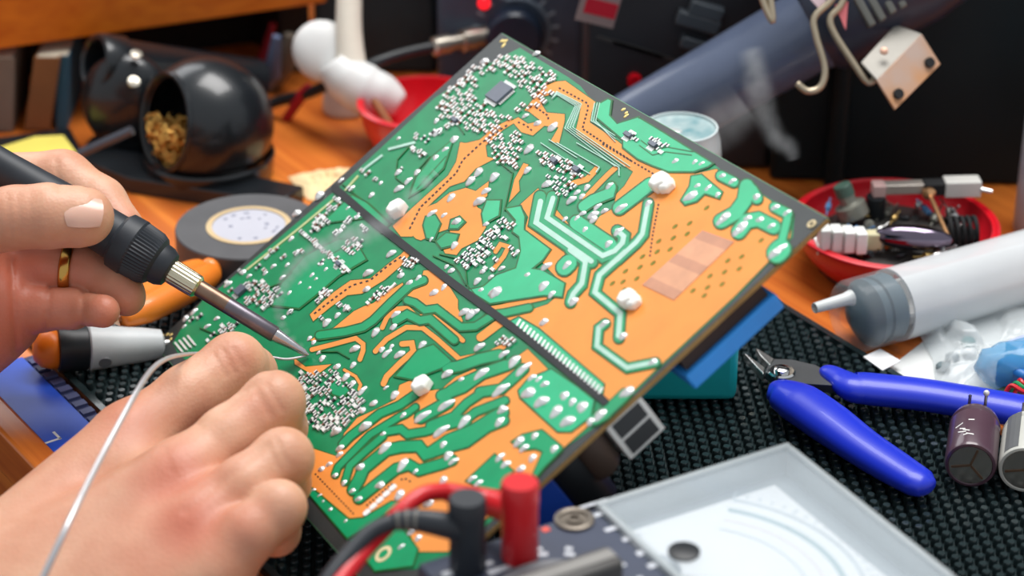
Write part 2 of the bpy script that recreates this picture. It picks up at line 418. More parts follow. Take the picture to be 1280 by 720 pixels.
green('J', [(440, 440), (500, 370), (640, 310), (800, 420), (900, 500), (880, 600), (760, 690), (680, 690), (450, 480)], m=copper_green2)
green('L', [(500, 360), (560, 320), (680, 290), (800, 390), (800, 410), (690, 520), (650, 570), (630, 560), (690, 420), (640, 400), (560, 410)])
green('L', [(390, 440), (500, 540), (420, 650), (330, 660), (220, 600)])
green('J', [(905, 620), (965, 585), (1095, 460)], 62)
green('J', [(360, 30), (440, -10), (560, 60), (960, 400), (950, 470), (890, 470)], m=copper_green2)
green('Q', [(65, 60), (130, 90), (380, 300), (470, 290), (640, 190), (700, 190), (500, 330), (370, 410)])
green('Q', [(470, 520), (560, 390), (700, 350), (800, 480), (770, 580), (540, 610)])
green('H', [(470, 600), (540, 560), (620, 600), (680, 590), (830, 719)], 44)
green('H', [(0, 690), (160, 668), (270, 640), (330, 600), (440, 490), (560, 380), (640, 350)], 44)
green('H', [(540, 475), (590, 490), (650, 535), (720, 525), (870, 640), (960, 635), (1080, 560), (1150, 550), (1290, 520)], 40)
# upper right, tinned tracks on green
green('D', [(375, 330), (345, 490), (690, 730)], 70)
green('D', [(450, 330), (415, 460), (760, 700), (840, 665), (885, 620), (890, 570), (850, 540)], 66)
green('F', [(560, -30), (655, 40), (630, 180), (575, 240), (560, 290)], 58)
pale('D', [(378, 360), (350, 490), (690, 728)], 32)
pale('D', [(455, 340), (418, 460), (760, 695), (835, 665), (882, 615), (890, 575), (850, 540)], 30)
pale('F', [(560, -30), (655, 40), (632, 175), (580, 240), (560, 290)], 30)
green('D', [(1040, 370), (1010, 560), (970, 610), (850, 719)], 56)
green('F', [(900, -20), (740, 125), (712, 230), (868, 360), (858, 510)], 56)
pale('D', [(1040, 370), (1005, 560), (968, 610), (850, 719)], 28)
pale('F', [(900, -20), (740, 125), (712, 230), (868, 360), (858, 500)], 30)
green('F', [(775, 420), (735, 450), (725, 560), (910, 695), (1085, 660)], 50)
pale('F', [(770, 425), (735, 450), (725, 560), (910, 695), (1085, 660)], 28)
green('D', [(1050, 255), (860, 400)], 76, copper_green2)
green('D', [(600, 490), (800, 625)], 88, copper_green2)
green('D', [(640, 390), (700, 350), (800, 310), (810, 270)], 60, copper_green2)
green('B', [(0, 220), (100, 195), (200, 255), (545, 470), (520, 488), (430, 518), (280, 518), (180, 480), (90, 440), (0, 370)], m=copper_green2)
green('N', [(525, 430), (545, 350), (595, 322), (612, 330), (600, 420), (650, 475), (780, 435), (800, 500), (680, 560)], m=copper_green2)
green('E', [(358, 105), (410, 20), (420, -40), (480, -50), (605, 55), (590, 90), (500, 62), (450, 110), (380, 130)], m=copper_green2)
green('E', [(600, 235), (690, 185), (745, 110), (760, 20)], 84, copper_green2)
green('E', [(710, 300), (760, 235), (830, 222), (925, 270)], 84, copper_green2)
green('E', [(930, 148), (1010, 190)], 56, copper_green2)
green('E', [(960, 420), (990, 300), (1010, 220)], 44, copper_green2)
green('E', [(945, 430), (970, 405)], 120, copper_green2)
green('E', [(790, 40), (822, 95)], 64, copper_green2)
green('B', [(600, 545), (680, 585)], 56, copper_green2)
green('P', [(30, 520), (60, 490)], 96, copper_green2)
# left upper copper fields, one tone paler than the mask
green('O', [(540, 10), (620, 10), (610, 100), (520, 150), (510, 90)], m=copper_green2)
green('O', [(660, 60), (745, 45), (770, 110), (765, 190), (925, 310), (880, 375), (760, 470), (700, 500), (750, 320), (740, 230), (700, 200), (720, 130)], m=copper_green2)
green('O', [(600, 470), (740, 420), (880, 440), (1015, 520), (1000, 600), (890, 590), (560, 640), (430, 560), (520, 540)], m=copper_green2)
green('O', [(165, 110), (220, 100), (250, 150), (210, 250), (170, 240), (150, 160)])
green('O', [(230, 260), (290, 210), (360, 220), (340, 280), (260, 300)])
green('O', [(320, 130), (370, 110), (400, 140), (360, 180), (310, 180)])
green('C', [(560, 470), (640, 420), (760, 300), (820, 130), (700, 230), (600, 360)], m=copper_green)
green('C', [(20, 640), (200, 470), (300, 520), (430, 640), (380, 690), (300, 600)], m=copper_green)
green('I', [(620, 350), (760, 190), (850, 160), (960, 260), (900, 300), (720, 370)], m=copper_green)
green('I', [(210, 400), (260, 360), (330, 440), (290, 480), (230, 460)], m=copper_green)
green('G', [(700, 700), (760, 560), (900, 400), (1100, 300), (1200, 300), (1270, 420), (1100, 520), (960, 640), (860, 719)], m=copper_green)
pale('C', [(585, 145), (430, 185)], 14)
pale('C', [(385, 225), (270, 312)], 12)
for k in range(4): pale('N', [(250 + 8 * k, 318 - 12 * k), (280, 292 - 6 * k), (395 + 12 * k, 362 - 4 * k), (330 + 16 * k, 500 - 2 * k), (640 + 30 * k, 735)], 4)
for k in range(3): pale('N', [(545 - 16 * k, 345), (520 - 14 * k, 455), (640, 560 - 18 * k + 22)], 4)
bpoly('cream_line', ribbon(T('G', [(1085, 40), (850, 235), (540, 480)]), 2.2), 0.1, 0.3, cream_line)
bpoly('cream_line', ribbon(T('C', [(235, 350), (160, 435)]), 2.4), 0.1, 0.3, cream_line)
thin = [('D', [(380, 0), (560, 120), (680, 190)]), ('D', [(480, 0), (740, 150), (720, 180)]), ('D', [(600, 0), (860, 150), (860, 200)]), ('D', [(430, -20), (600, 90)])]
for t, p in thin: pale(t, p, 5)
darkl = [('C', [(140, 400), (300, 520), (430, 640)]), ('C', [(560, 160), (480, 250), (470, 360), (520, 400)]), ('C', [(680, 230), (600, 320), (560, 440)]), ('C', [(780, 230), (690, 330), (600, 430)]), ('C', [(1100, 260), (1190, 330), (1140, 560)]),
         ('H', [(700, 200), (830, 260), (860, 300), (900, 380)]), ('H', [(740, 190), (860, 220)]), ('H', [(900, 280), (910, 380), (960, 440)]), ('G', [(600, 620), (760, 560), (820, 500)]), ('G', [(1010, 420), (1160, 330)]),
         ('I', [(130, 200), (260, 200), (330, 240)]), ('M', [(300, 250), (420, 300), (500, 260)]), ('A', [(40, 520), (140, 590), (200, 680)]), ('B', [(100, 360), (180, 420), (260, 400), (420, 420)]), ('B', [(110, 330), (190, 390), (270, 370), (430, 400)])]
for t, p in darkl: bpoly('dark_track', ribbon(T(t, p), 1.4), 0.05, 0.4, rim_green)
# black stripe, striped brown copper patch, bar-code row
bpoly('black_stripe', ribbon([(420, 237), (470, 280), (560, 350), (660, 424), (757, 503)], 10.0), 0.0, 0.5, blackstripe)
cpA = mat('bare_copper', sr(206, 146, 108), 0.35, 0.1, var=0.1, scale=160); cpB = mat('bare_copper_dark', sr(186, 128, 96), 0.35, 0.1, var=0.1, scale=160)
q0, q1, q2, q3 = [Vector(p) for p in T('P', [(880, 290), (1075, 360), (705, 719), (510, 625)])]
for i in range(7):
    a, b = i / 7, (i + 1) / 7
    bpoly('copper_band', [tuple(q0.lerp(q3, a)), tuple(q1.lerp(q2, a)), tuple(q1.lerp(q2, b)), tuple(q0.lerp(q3, b))], 0.0, 0.24, cpA if i % 3 else cpB)
for i in range(24):
    t = i / 23; x = 440 + (945 - 440) * t; y = 22 + (440 - 22) * t
    bpoly('connector_pad', ribbon(T('J', [(x - 8, y + 16), (x + 10, y - 14)]), 2.6), 0.1, 0.55, chip_end)
for i in range(4):
    bpoly('connector_pad', ribbon(T('M', [(150 + 26 * i, 345 - 14 * i), (190 + 26 * i, 395 - 14 * i)]), 2.6), 0.1, 0.55, chip_end)
for i in range(5): bpoly('connector_pad', ribbon(T('Q', [(480 + 40 * i, 262 - 38 * i), (500 + 40 * i, 245 - 38 * i)]), 5.5), 0.1, 0.4, white_pl)

# printed dashes
dash = MB()
def dashes(t, pts, step=4.8, ln=2.7, w=2.1):
    P = [Vector(tp(t, *p)) for p in pts]
    for i in range(len(P) - 1):
        d = P[i + 1] - P[i]; n = max(1, int(d.length / step)); e = d.normalized()
        for k in range(n):
            c = P[i] + d * ((k + 0.5) / n); nn = Vector((e.y, -e.x)) * (w / 2); h = e * (ln / 2)
            dash.prism([hit(*(c + h + nn)) + BN * 0.18, hit(*(c + h - nn)) + BN * 0.18, hit(*(c - h - nn)) + BN * 0.18, hit(*(c - h + nn)) + BN * 0.18], BN * 0.10)
dashes('N', [(285, 245), (470, 345), (470, 375), (435, 500), (740, 700)]); dashes('D', [(750, 0), (1075, 190)]); dashes('P', [(610, 120), (570, 330), (555, 455)])
dashes('N', [(150, 340), (145, 365), (225, 420), (225, 450)]); dashes('C', [(1160, 30), (1000, 140), (880, 250), (840, 330), (620, 540), (550, 680)], 6, 3.6)
dashes('H', [(510, 200), (420, 260), (310, 350), (200, 380), (90, 460), (-40, 560)], 6, 3.6); dashes('Q', [(165, 10), (410, 265)], 4.2, 2.2, 2); dashes('Q', [(480, 215), (650, 70)], 5); dashes('Q', [(690, 50), (740, 45), (765, 75)], 5)
dashes('N', [(30, 455), (90, 480), (130, 515)], 5)
tag(dash.build('printed_dashes', blackstripe, board), None, None, None, 'stuff')

# solder joints
jms = []; rq = random.Random(9)
for q in range(5):
    b = MB().ell((0, 0, 0), 1, 1, 0.55, seg=12, rings=5, half=True); ph = rq.uniform(0, 6)
    for v in b.v:
        f = 1 + 0.16 * math.sin(2 * math.atan2(v.y, v.x) + ph) + 0.10 * math.sin(3 * math.atan2(v.y, v.x) + 2 * ph)
        v.x *= f; v.y *= f; v.z += 0.34 * math.exp(-((v.x - 0.15) ** 2 + (v.y - 0.1) ** 2) / 0.06) * (v.z > 0.3)
    jms.append(b.mesh('solder_joint', solder_m, Vector((0, 0, 0)), True))
jm = jms[0]
BROT = Matrix((BU, BV, BN)).transposed()
SJ = dict(
 C='485,115,12 720,85,20 830,125,22 775,185,20 715,235,22 485,325,22 600,325,22 545,380,22 488,425,26 320,465,18 195,425,18 130,375,15 375,390,14 340,365,14 300,330,12 265,315,12 235,600,18 980,325,28 930,380,30 1075,355,30 1025,440,25 985,505,32 810,480,28 690,580,26 845,630,28 765,590,16',
 H='440,185,26 300,305,28 290,405,22 500,320,22 610,335,20 555,365,22 705,425,25 765,390,22 470,560,26 455,635,22 345,670,28 45,610,28 110,565,20 165,520,20 780,265,16 810,290,20 1085,425,40 970,355,25 995,410,18 1055,330,16 1005,295,18 1120,275,18 1215,175,18 890,545,28 930,560,32 960,545,22 830,135,25 690,95,16',
 I='190,20,25 495,75,25 605,45,22 365,180,28 165,235,18 85,115,16 110,140,16 355,280,20 255,290,22 310,355,26 350,395,22 410,440,26 640,215,28 560,210,26 530,185,20 590,165,16 780,155,26 935,335,30 1130,170,28 1020,370,18 610,465,28 555,420,14 480,515,24 410,560,22 430,660,34 250,690,30 1145,335,E 780,600,E 925,530,E 1040,630,E 895,690,E 665,590,20 540,705,18 1255,440,E 1270,550,24 1255,635,28',
 J='90,370,16 410,260,E 465,310,E 330,435,E 340,560,28 320,635,28 520,360,24 345,215,26 595,15,24 965,30,26 1080,105,26 1265,265,26 500,455,40 580,510,40 670,570,40 740,630,40 1105,450,E 940,590,E 880,630,26 600,400,24 560,370,20 720,470,30 770,510,26 830,540,36',
 K='550,200,E 660,305,E 400,320,28 740,345,18 520,430,28 640,490,32 910,180,24 940,250,30 970,285,26 910,400,26 820,540,30 160,330,20 205,300,18 245,370,20 300,415,20 350,465,20 390,515,22 110,460,14 145,495,14 170,530,14 215,580,16 310,650,16 275,200,24 270,240,20',
 L='540,360,34 570,400,26 635,325,24 755,405,26 620,460,26 550,525,26 420,460,26 455,500,26 290,615,24 250,590,24',
 Q='590,375,14 760,375,22 805,410,22 700,465,20',
 D='295,165,25 305,35,30 90,210,25 415,250,28 565,350,28 600,300,20 630,325,20 650,530,20 795,620,26 870,400,32 855,545,28 1040,370,26 700,440,30 700,470,26 770,415,20 725,390,22 635,430,20 600,460,20 525,465,18 15,355,22 40,495,18 660,270,22 800,265,22',
 E='415,80,E 455,15,20 520,30,22 580,70,20 620,215,E 600,235,30 730,270,E 700,300,30 765,215,24 840,225,24 910,265,22 820,85,24 935,150,24 1005,185,22 955,415,E 930,435,34',
 B='440,460,18 480,470,18 610,545,20 670,580,22 320,455,20',
 F='540,60,30 580,285,30 395,190,36 445,240,26 395,410,24 410,70,28 100,230,36 295,120,20 70,130,16 20,95,18',
 G='845,135,25 985,25,30 810,290,18 700,460,16 850,375,20 785,450,14 650,500,16 515,495,18 550,520,14 420,570,22 755,530,16 865,565,16 925,595,14 800,625,18 1000,450,16 1025,480,16 940,515,18 965,540,14 990,655,18 1040,625,20 1215,155,18 1160,190,14 1110,245,20 1100,50,18 1160,105,14 765,400,16',
 M='260,150,20 210,190,20 200,240,12 340,240,18 400,190,16 850,150,18 810,185,16 1050,440,18 1030,400,14', A='325,235,26 645,185,20 90,540,16 30,600,18 35,670,26 140,710,22 750,640,26 655,615,20', N='85,420,18 155,465,18 250,490,28')
rj = random.Random(3)
for t, s in SJ.items():
    for it in s.split():
        x, y, r = it.split(','); x = float(x); y = float(y)
        c = hit(*tp(t, x, y)); k = mmpp(c) / 4.923
        sc = (38 * k, 60 * k, 42 * k) if r == 'E' else (float(r) * k * rj.uniform(1.05, 1.25), float(r) * k * 1.4, float(r) * k * rj.uniform(1.1, 1.5))
        o = place(rj.choice(jms), 'solder_joint', board, c + BN * 0.1, BROT @ Matrix.Rotation(rj.uniform(-.3, .3), 3, 'Z'), sc)

# small chip parts
def chip_mesh(body):
    b = MB().box((0, 0, 0.25), (1.15, 0.85, 0.5))
    me = b.mesh('chip', body, Vector((0, 0, 0)))
    e = MB().box((-0.72, 0, 0.27), (0.55, 1.0, 0.54)).box((0.72, 0, 0.27), (0.55, 1.0, 0.54))
    n = len(me.vertices)
    b2 = MB(); b2.v = b.v + e.v; b2.f = b.f + [tuple(i + len(b.v) for i in f) for f in e.f]
    me2 = b2.mesh('chip', body, Vector((0, 0, 0))); me2.materials.append(chip_end)
    for i, p in enumerate(me2.polygons): p.material_index = 0 if i < 6 else 1
    return me2, b2
chips = [chip_mesh(m) for m in (chip_m, chip_br, white_pl)]
CL = [('X', [(565, 105), (600, 82), (640, 68), (690, 92), (702, 106), (678, 132), (652, 142), (622, 168), (560, 160), (545, 140)], 7.2, [(596, 98), (630, 88), (662, 118), (635, 145), (600, 128)]),
      ('X', [(605, 172), (635, 165), (652, 190), (648, 212), (620, 200)], 6.8, None), ('X', [(667, 194), (690, 190), (736, 216), (728, 224), (690, 215)], 6.6, None), ('X', [(682, 218), (712, 224), (730, 246), (700, 246)], 8, None),
      ('O', [(340, 390), (480, 275), (640, 90), (720, 170), (640, 260), (560, 330), (470, 420), (380, 425)], 6.6, None), ('O', [(480, 330), (560, 330), (650, 430), (600, 440), (510, 440)], 8, None), ('O', [(690, 300), (755, 310), (710, 410), (660, 380)], 8, None),
      ('I', [(20, 320), (110, 340), (200, 290), (390, 440), (430, 520), (280, 690), (120, 690), (40, 600)], 6.2, [tp('I', 215, 410), tp('I', 320, 410), tp('I', 310, 470), tp('I', 250, 490)]),
      ('G', [(540, 540), (690, 540), (700, 700), (540, 690)], 7.4, None), ('G', [(870, 245), (910, 245), (1160, 480), (1130, 500)], 6.6, None), ('G', [(1120, 330), (1200, 270), (1265, 320), (1180, 400)], 6.6, None), ('G', [(930, 200), (1000, 135), (1060, 190), (980, 250)], 6.8, None),
      ('N', [(690, 540), (720, 500), (830, 560), (790, 600)], 6.4, None), ('N', [(840, 600), (860, 540), (990, 620), (930, 660)], 6.4, None), ('J', [(280, 130), (360, 90), (430, 150), (350, 200)], 6.4, None),
      ('M', [(400, 260), (520, 200), (560, 240), (420, 300)], 7, None), ('H', [(530, 220), (610, 220), (600, 260), (500, 300)], 7, None), ('H', [(270, 510), (380, 400), (460, 390), (330, 500)], 7.4, None), ('H', [(0, 440), (80, 420), (60, 460), (0, 480)], 7, None), ('H', [(1120, 200), (1240, 160), (1160, 270)], 8, None),
      ('C', [(580, 100), (640, 90), (680, 130), (630, 160)], 6.6, None), ('C', [(560, 170), (600, 180), (640, 220), (600, 230)], 7, None), ('C', [(1160, 60), (1250, 90), (1230, 130)], 6.4, None), ('C', [(1140, 250), (1230, 280), (1210, 320)], 6.6, None), ('H', [(100, 480), (150, 480), (190, 530), (120, 540)], 8, None), ('N', [(190, 140), (290, 190), (230, 220), (180, 180)], 6.2, None), ('N', [(190, 310), (300, 370), (280, 380), (180, 330)], 6.2, None), ('N', [(0, 520), (70, 560), (60, 600), (0, 570)], 6.4, None),
      ('K', [(100, 0), (290, 10), (230, 110), (110, 100)], 7, None)]
def inside(p, poly):
    x, y = p; c = False; n = len(poly)
    for i in range(n):
        x1, y1 = poly[i]; x2, y2 = poly[(i + 1) % n]
        if (y1 > y) != (y2 > y) and x < (x2 - x1) * (y - y1) / (y2 - y1) + x1: c = not c
    return c
rc = random.Random(11); spots = []
def uvpx(p):
    d = p - CAM; w = d.dot(CF); return (640 + FPX * d.dot(CR) / w, 360 - FPX * d.dot(CU) / w)
for t, poly, sp, holes in CL:
    q = T(t, poly); hs = [hit(*p) for p in q]
    us = [(p - cL).dot(BU) for p in hs]; vs = [(p - cL).dot(BV) for p in hs]; k = mmpp(hs[0])
    du, dv = sp * 1.75 * k, sp * k * 1.1
    u = min(us); row = 0
    while u < max(us) + du:
        v = min(vs) + (dv / 2 if row % 2 else 0)
        while v < max(vs) + dv:
            c = cL + BU * (u + rc.uniform(-.75, .75)) + BV * (v + rc.uniform(-.4, .4)); pp = uvpx(c)
            bad = False
            if holes and len(holes) == 5: bad = inside(pp, holes)
            elif holes: bad = inside(pp, holes)
            if inside(pp, q) and not bad and rc.random() < 0.86: spots.append((c, k, rc.choice((0, 0, 0, 1, 2, 1)), rc.random() < 0.25))
            v += dv
        u += du; row += 1
LST = dict(G='690,370 720,360 665,405 540,580 575,570 605,590 640,560 665,590 560,660 540,690 600,640 650,660 685,690 720,610 745,640 960,200 990,170 1020,150 1005,205 950,240 1040,190 975,235 1080,110 1050,95 1105,85 1110,245 1135,222 1088,262 1150,185 1175,172 1250,215 1268,240 1005,615 1040,620 975,680 420,565 440,610 735,600 700,640 1150,360 1185,345 1210,300 1240,312 1160,328 1225,335 1175,380 500,495 610,465 880,370 840,385 650,490 1130,470 1150,490 1000,440 765,405',
           H='20,430 55,440 350,430 375,440 330,462 300,492 430,400 455,388 560,228 592,242 540,262 500,292 15,585 130,500 180,525', M='440,240 470,252 430,272 500,240 525,228 380,292 350,330 300,180 250,200 640,80 700,70 720,110 690,130 860,150 1090,30', C='600,95 640,115 665,135 580,180 620,200 650,215 265,318 300,335 350,370 190,430 235,595 180,630 150,660 290,680 270,660 100,490 60,560 30,610 110,690 700,85 740,80 500,310')
for t_, l_ in LST.items():
    for it in l_.split():
        x, y = it.split(','); c = hit(*tp(t_, float(x), float(y))); spots.append((c, mmpp(c) * 0.999 - 0.1, rc.choice((0, 0, 1, 2)), rc.random() < 0.4))
for i in range(13):
    c = hit(*tp('G', 880 + 285 * i / 12, 255 + 235 * i / 12)); spots.append((c, mmpp(c) - 0.1, rc.choice((0, 1, 2)), False))
spots.sort(key=lambda s: s[1]); rest = [MB(), MB(), MB()]
for i, (c, k, kind, turn) in enumerate(spots):
    k = mmpp(c)
    R3 = BROT @ Matrix.Rotation(math.pi / 2 if turn else 0, 3, 'Z'); sc = k * rc.uniform(3.9, 5.6)
    if i < 300: place(chips[kind][0], 'chip', board, c + BN * 0.2, R3, (sc, sc * 1.0, sc))
    else:
        b = chips[2][1]; vv = [c + BN * 0.2 + R3 @ (v * sc) for v in b.v]; rest[0].add(vv[:8], b.f[:6]); rest[1].add(vv[8:], [tuple(q - 8 for q in f) for f in b.f[6:]])
if rest[0].v:
    tag(rest[0].build('chip_bodies', chip_br, board), None, None, None, 'stuff'); tag(rest[1].build('chip_terminals', chip_end, board), None, None, None, 'stuff')

# integrated circuits
def chip_ic(cx, cy, lu, lv, pins, name='integrated_circuit'):
    c = hit(cx, cy)
    o = MB().box(c + BN * 0.9, (lu, lv, 1.4), BU, BV, BN).build(name, mat('ic_grey', sr(92, 98, 112), 0.35, var=0.1), board, bevel=0.15)
    for i in range(pins):
        t = (i + 0.5) / pins - 0.5
        for s in (-1, 1):
            MB().box(c + BU * (lu * 0.92 * t) + BV * (s * (lv / 2 + 0.7)) + BN * 0.45, (lu / pins * 0.62, 1.5, 0.3), BU, BV, BN).build('pin', chip_end, o)
            if lu < 16 and lu > 5: MB().box(c + BV * (lv * 0.92 * t) + BU * (s * (lu / 2 + 0.7)) + BN * 0.45, (1.5, lv / pins * 0.62, 0.3), BU, BV, BN).build('pin', chip_end, o)
    return o
k6 = mmpp(hit(626, 118))
chip_ic(626, 118, 9.6, 8.0, 9)
chip_ic(302, 365, 4.6, 4.0, 3)
chip_ic(787, 171, 4.4, 1.6, 5); chip_ic(818, 183, 4.4, 1.6, 5); chip_ic(694, 203, 3.8, 1.8, 5); chip_ic(722, 214, 3.8, 1.8, 5)
chip_ic(570, 152, 4, 1.6, 4); chip_ic(425, 332, 3.4, 1.4, 4)

# white plastic studs pushed through the board
stud_m = mat('white_stud', sr(250, 249, 242), 0.4, var=0.01)
def stud(px, py, r, two=False):
    c = hit(px, py); k = mmpp(c); R_ = r * k; b = MB()
    b.lathe([(R_ * 0.62, 0), (R_ * 0.9, 0.25), (R_ * 0.92, R_ * 0.7), (R_ * 0.72, R_ * 0.95), (0.0, R_ * 0.98)], c, BN, 6, hint=BU)
    o = b.build('plastic_stud', stud_m, board, bevel=R_ * 0.1)
    if two: MB().lathe([(R_ * 0.5, 0), (R_ * 0.72, 0.3), (R_ * 0.72, R_ * 0.55), (R_ * 0.5, R_ * 0.75), (0.0, R_ * 0.76)], c + BU * R_ * 0.75 + BV * 0.3, BN, 6, hint=BV).build('stud_wing', stud_m, o, bevel=R_ * 0.1)
for x, y, r, tw_ in ((500, 266, 16, False), (829, 233, 17, True), (788, 378, 16, True), (531, 486, 16, False)): stud(x, y, r, tw_)
# pin-holes in the orange field
hm = MB().lathe([(1, 0), (1, 0.1), (0.0, 0.1)], (0, 0, 0), UP, 8).mesh('pin_hole', olive, Vector((0, 0, 0)))
for x, y in ((905, 150), (800, 245), (710, 265), (700, 335), (785, 310), (610, 355), (600, 420), (680, 405), (510, 450), (575, 490), (495, 515), (405, 540), (325, 615), (390, 605), (475, 585), (395, 655), (1240, 350), (1035, 475), (1120, 450), (1105, 525), (1015, 545), (925, 570), (1000, 620), (910, 640), (820, 660), (890, 690)):
    c = hit(*tp('P', x, y)); k = mmpp(c) * 3.6; place(hm, 'pin_hole', board, c + BN * 0.2, BROT, (k, k * 1.25, 1))
# ringed screw holes and gold pads
gold = mat('gold_pad', sr(232, 206, 130), 0.3, 0.4); gjm = MB().ell((0, 0, 0), 1, 1, 0.5, seg=12, rings=4, half=True).mesh('gold_pad', gold, Vector((0, 0, 0)), True)
for t, x, y, r in (('E', 1158, 250, 30), ('Q', 592, 510, 62)):
    c = hit(*tp(t, x, y)); k = mmpp(c) / 4.923
    o = MB().lathe([(r * k, 0), (r * k, 0.5), (r * k * .55, 0.5), (r * k * 0.55, 0.1)], c, BN, 20).build('hole_ring', cream, board)
    MB().lathe([(r * k * .5, 0), (r * k * .5, 0.45), (0.0, 0.45)], c, BN, 16).build('hole', blackm, o)
for t, x, y in (('A', 450, 130), ('N', 672, 400), ('M', 80, 290)):
    for j in range(5):
        c = hit(*tp(t, x + rj.uniform(-38, 38), y + rj.uniform(-28, 28))); k = mmpp(c) / 4.923
        place(gjm, 'gold_pad', board, c, BROT, (13 * k, 15 * k, 9 * k))
# hot spot: soldering point
# parts below the board
blue_c = mat('blue_plastic', sr(56, 156, 244), 0.4, var=0.05); teal = mat('teal_plastic', sr(34, 188, 192), 0.4, var=0.05)
def under(px, py, h): return hit(px, py) - BN * h
def bar_under(name, p0, p1, depth, hgt, wid, m, bevel):
    a = hit(*p0); b = hit(*p1); c = (a + b) / 2 - BN * depth; ax = (b - a); L_ = ax.length; ax.normalize(); s = BN.cross(ax)
    return MB().box(c, (L_, wid, hgt), ax, s, BN).build(name, m, board, bevel=bevel)
ea = hit(841, 449.5); eb = hit(955, 345)
c = (ea + eb) / 2; Lb = (eb - ea).length
MB().box(c - BN * 10.8 - BU * 9, (18, Lb, 6.2), BU, BV, BN).build('transformer', blue_c, board, bevel=0.9)
MB().box(c - BN * 4.8 - BU * 11, (18, Lb * 0.9, 6.0), BU, BV, BN).build('transformer_core', mat('ferrite', sr(52, 40, 36), 0.6), board)
fa = hit(753, 530); fb = hit(797, 490); c = (fa + fb) / 2; Lf = (fb - fa).length
fr = MB().box(c - BN * 9 - BU * 6, (12, Lf, 15), BU, BV, BN).build('socket', white_pl, board, bevel=0.3)
for s in (-1, 1):
    MB().box(c - BN * (9 + s * 3.4) + BU * 0.05, (0.6, Lf * 0.76, 5.6), BU, BV, BN).build('socket_window', mat('socket_dark', sr(58, 60, 62), 0.5), fr)
for (x, y, r, l, m, nm) in ((705, 578, 8.5, 24, black, 'capacitor'), (735, 553, 6, 14, mat('brown_part', sr(74, 60, 52), 0.5), 'coil')):
    c = hit(x, y) - BU * (r + 1) - BN * 1.8
    MB().lathe([(r, 0), (r, -l + 1.5), (r - 1, -l), (0.0, -l)], c, BN, 24).build(nm, m, board, smooth=True)
c = hit(668, 612) - BU * 6 - BN * 10
MB().box(c, (9, 12, 16), BU, BV, BN).build('relay', mat('blue_relay', sr(24, 70, 170), 0.4), board, bevel=0.5)
# heat sink that carries the raised side
hc = hit(655, 165) - BN * 1.8
def below(p): # board underside height at x, y
    o = bL - BN * 1.8; return o.z - (BN.x * (p.x - o.x) + BN.y * (p.y - o.y)) / BN.z
for i in range(6):
    b = MB(); o = hc + Vector((-16, -12 + 5 * i, 0)); vs = []
    for dx in (0, 30):
        for dy in (0, 2.2):
            q = o + Vector((dx, dy, 0)); vs.append(Vector((q.x, q.y, MATZ))); vs.append(Vector((q.x, q.y, below(q))))
    b.add(vs, [(0, 1, 3, 2), (4, 6, 7, 5), (0, 4, 5, 1), (2, 3, 7, 6), (1, 5, 7, 3), (0, 2, 6, 4)])
    b.build('heatsink_fin', mat('dark_aluminium', sr(60, 62, 64), 0.45, 0.6), board)

# ------------------------------------------------------------------ soldering iron
tipw = hit(386, 444, 0.9)
tipd = (tipw - CAM).dot(CF)
far = pd(-60, 171, tipd + 6)
iax = (far - tipw).normalized(); ik = mmpp(tipw)
iron = empty('soldering_iron', tipw, 'black-handled soldering iron with steel barrel, its tip on the circuit board', 'soldering iron')
def iro(name, prof, m, seg=32, ripple=None, parent=iron):
    return MB().lathe([(r * ik, s * ik) for s, r in prof], tipw, iax, seg, ripple=ripple).build(name, m, parent, smooth=True, sharp=30)
iro('tip', [(0, 1.2), (8, 4), (25, 6.2), (46, 9.0), (50, 9.2)], mat('tip_steel', sr(196, 196, 200), 0.25, 0.9))
iro('barrel', [(49, 9.6), (51, 10.6), (110, 10.8), (122, 10.8)], mat('barrel_steel', sr(120, 114, 122), 0.36, 0.85, var=0.2, scale=120))
iro('heat_band', [(120, 10.8), (140, 10.9), (170, 10.9)], mat('barrel_bronze', sr(132, 108, 92), 0.36, 0.85, var=0.2, scale=120))
iro('nut', [(162, 12), (165, 15), (172, 15.4), (200, 16), (207, 14)], mat('nut_brass', sr(214, 204, 176), 0.25, 1.0), 48, ((2, 3), 1.0 * ik))
gr = mat('grip_rubber', sr(38, 43, 50), 0.5, var=0.12, scale=150)
iro('collar', [(203, 17), (205, 22), (213, 26), (222, 27), (226, 32), (234, 35.5), (256, 37.0), (259, 38), (278, 37), (283, 31)], gr, 96, ((5, 6), 1.6 * ik))
iro('handle', [(280, 30), (300, 29.5), (350, 28.5), (400, 25.5), (450, 23), (520, 21.5), (640, 21)], gr)
# solder wire
def wire(name, pts, rad, m, label, cat):
    return tag(MB().tube(smooth_path(pts, 8), lerp_list(rad, 8), 10).build(name, m, smooth=True, sharp=0), label, cat)
tw = hit(383, 445, 0.8); td = (tw - CAM).dot(CF)
wire('solder_wire', [pd(48, 735, 655), pd(85, 655, 662), pd(130, 565, 690), pd(168, 495, 712), pd(188, 464, 730), pd(207, 449, 745), pd(232, 443, 768), pd(262, 442, 786), pd(300, 446, 792), pd(335, 446, td - 6), pd(358, 449, td - 4), tw],
     [1.05, 1.0, 0.95, 0.85, 0.8, 0.75, 0.65, 0.55, 0.5, 0.45, 0.45, 0.45], mat('solder_wire', sr(206, 204, 206), 0.3, 0.5), 'thin silver solder wire running over the hand to the iron tip', 'solder wire')

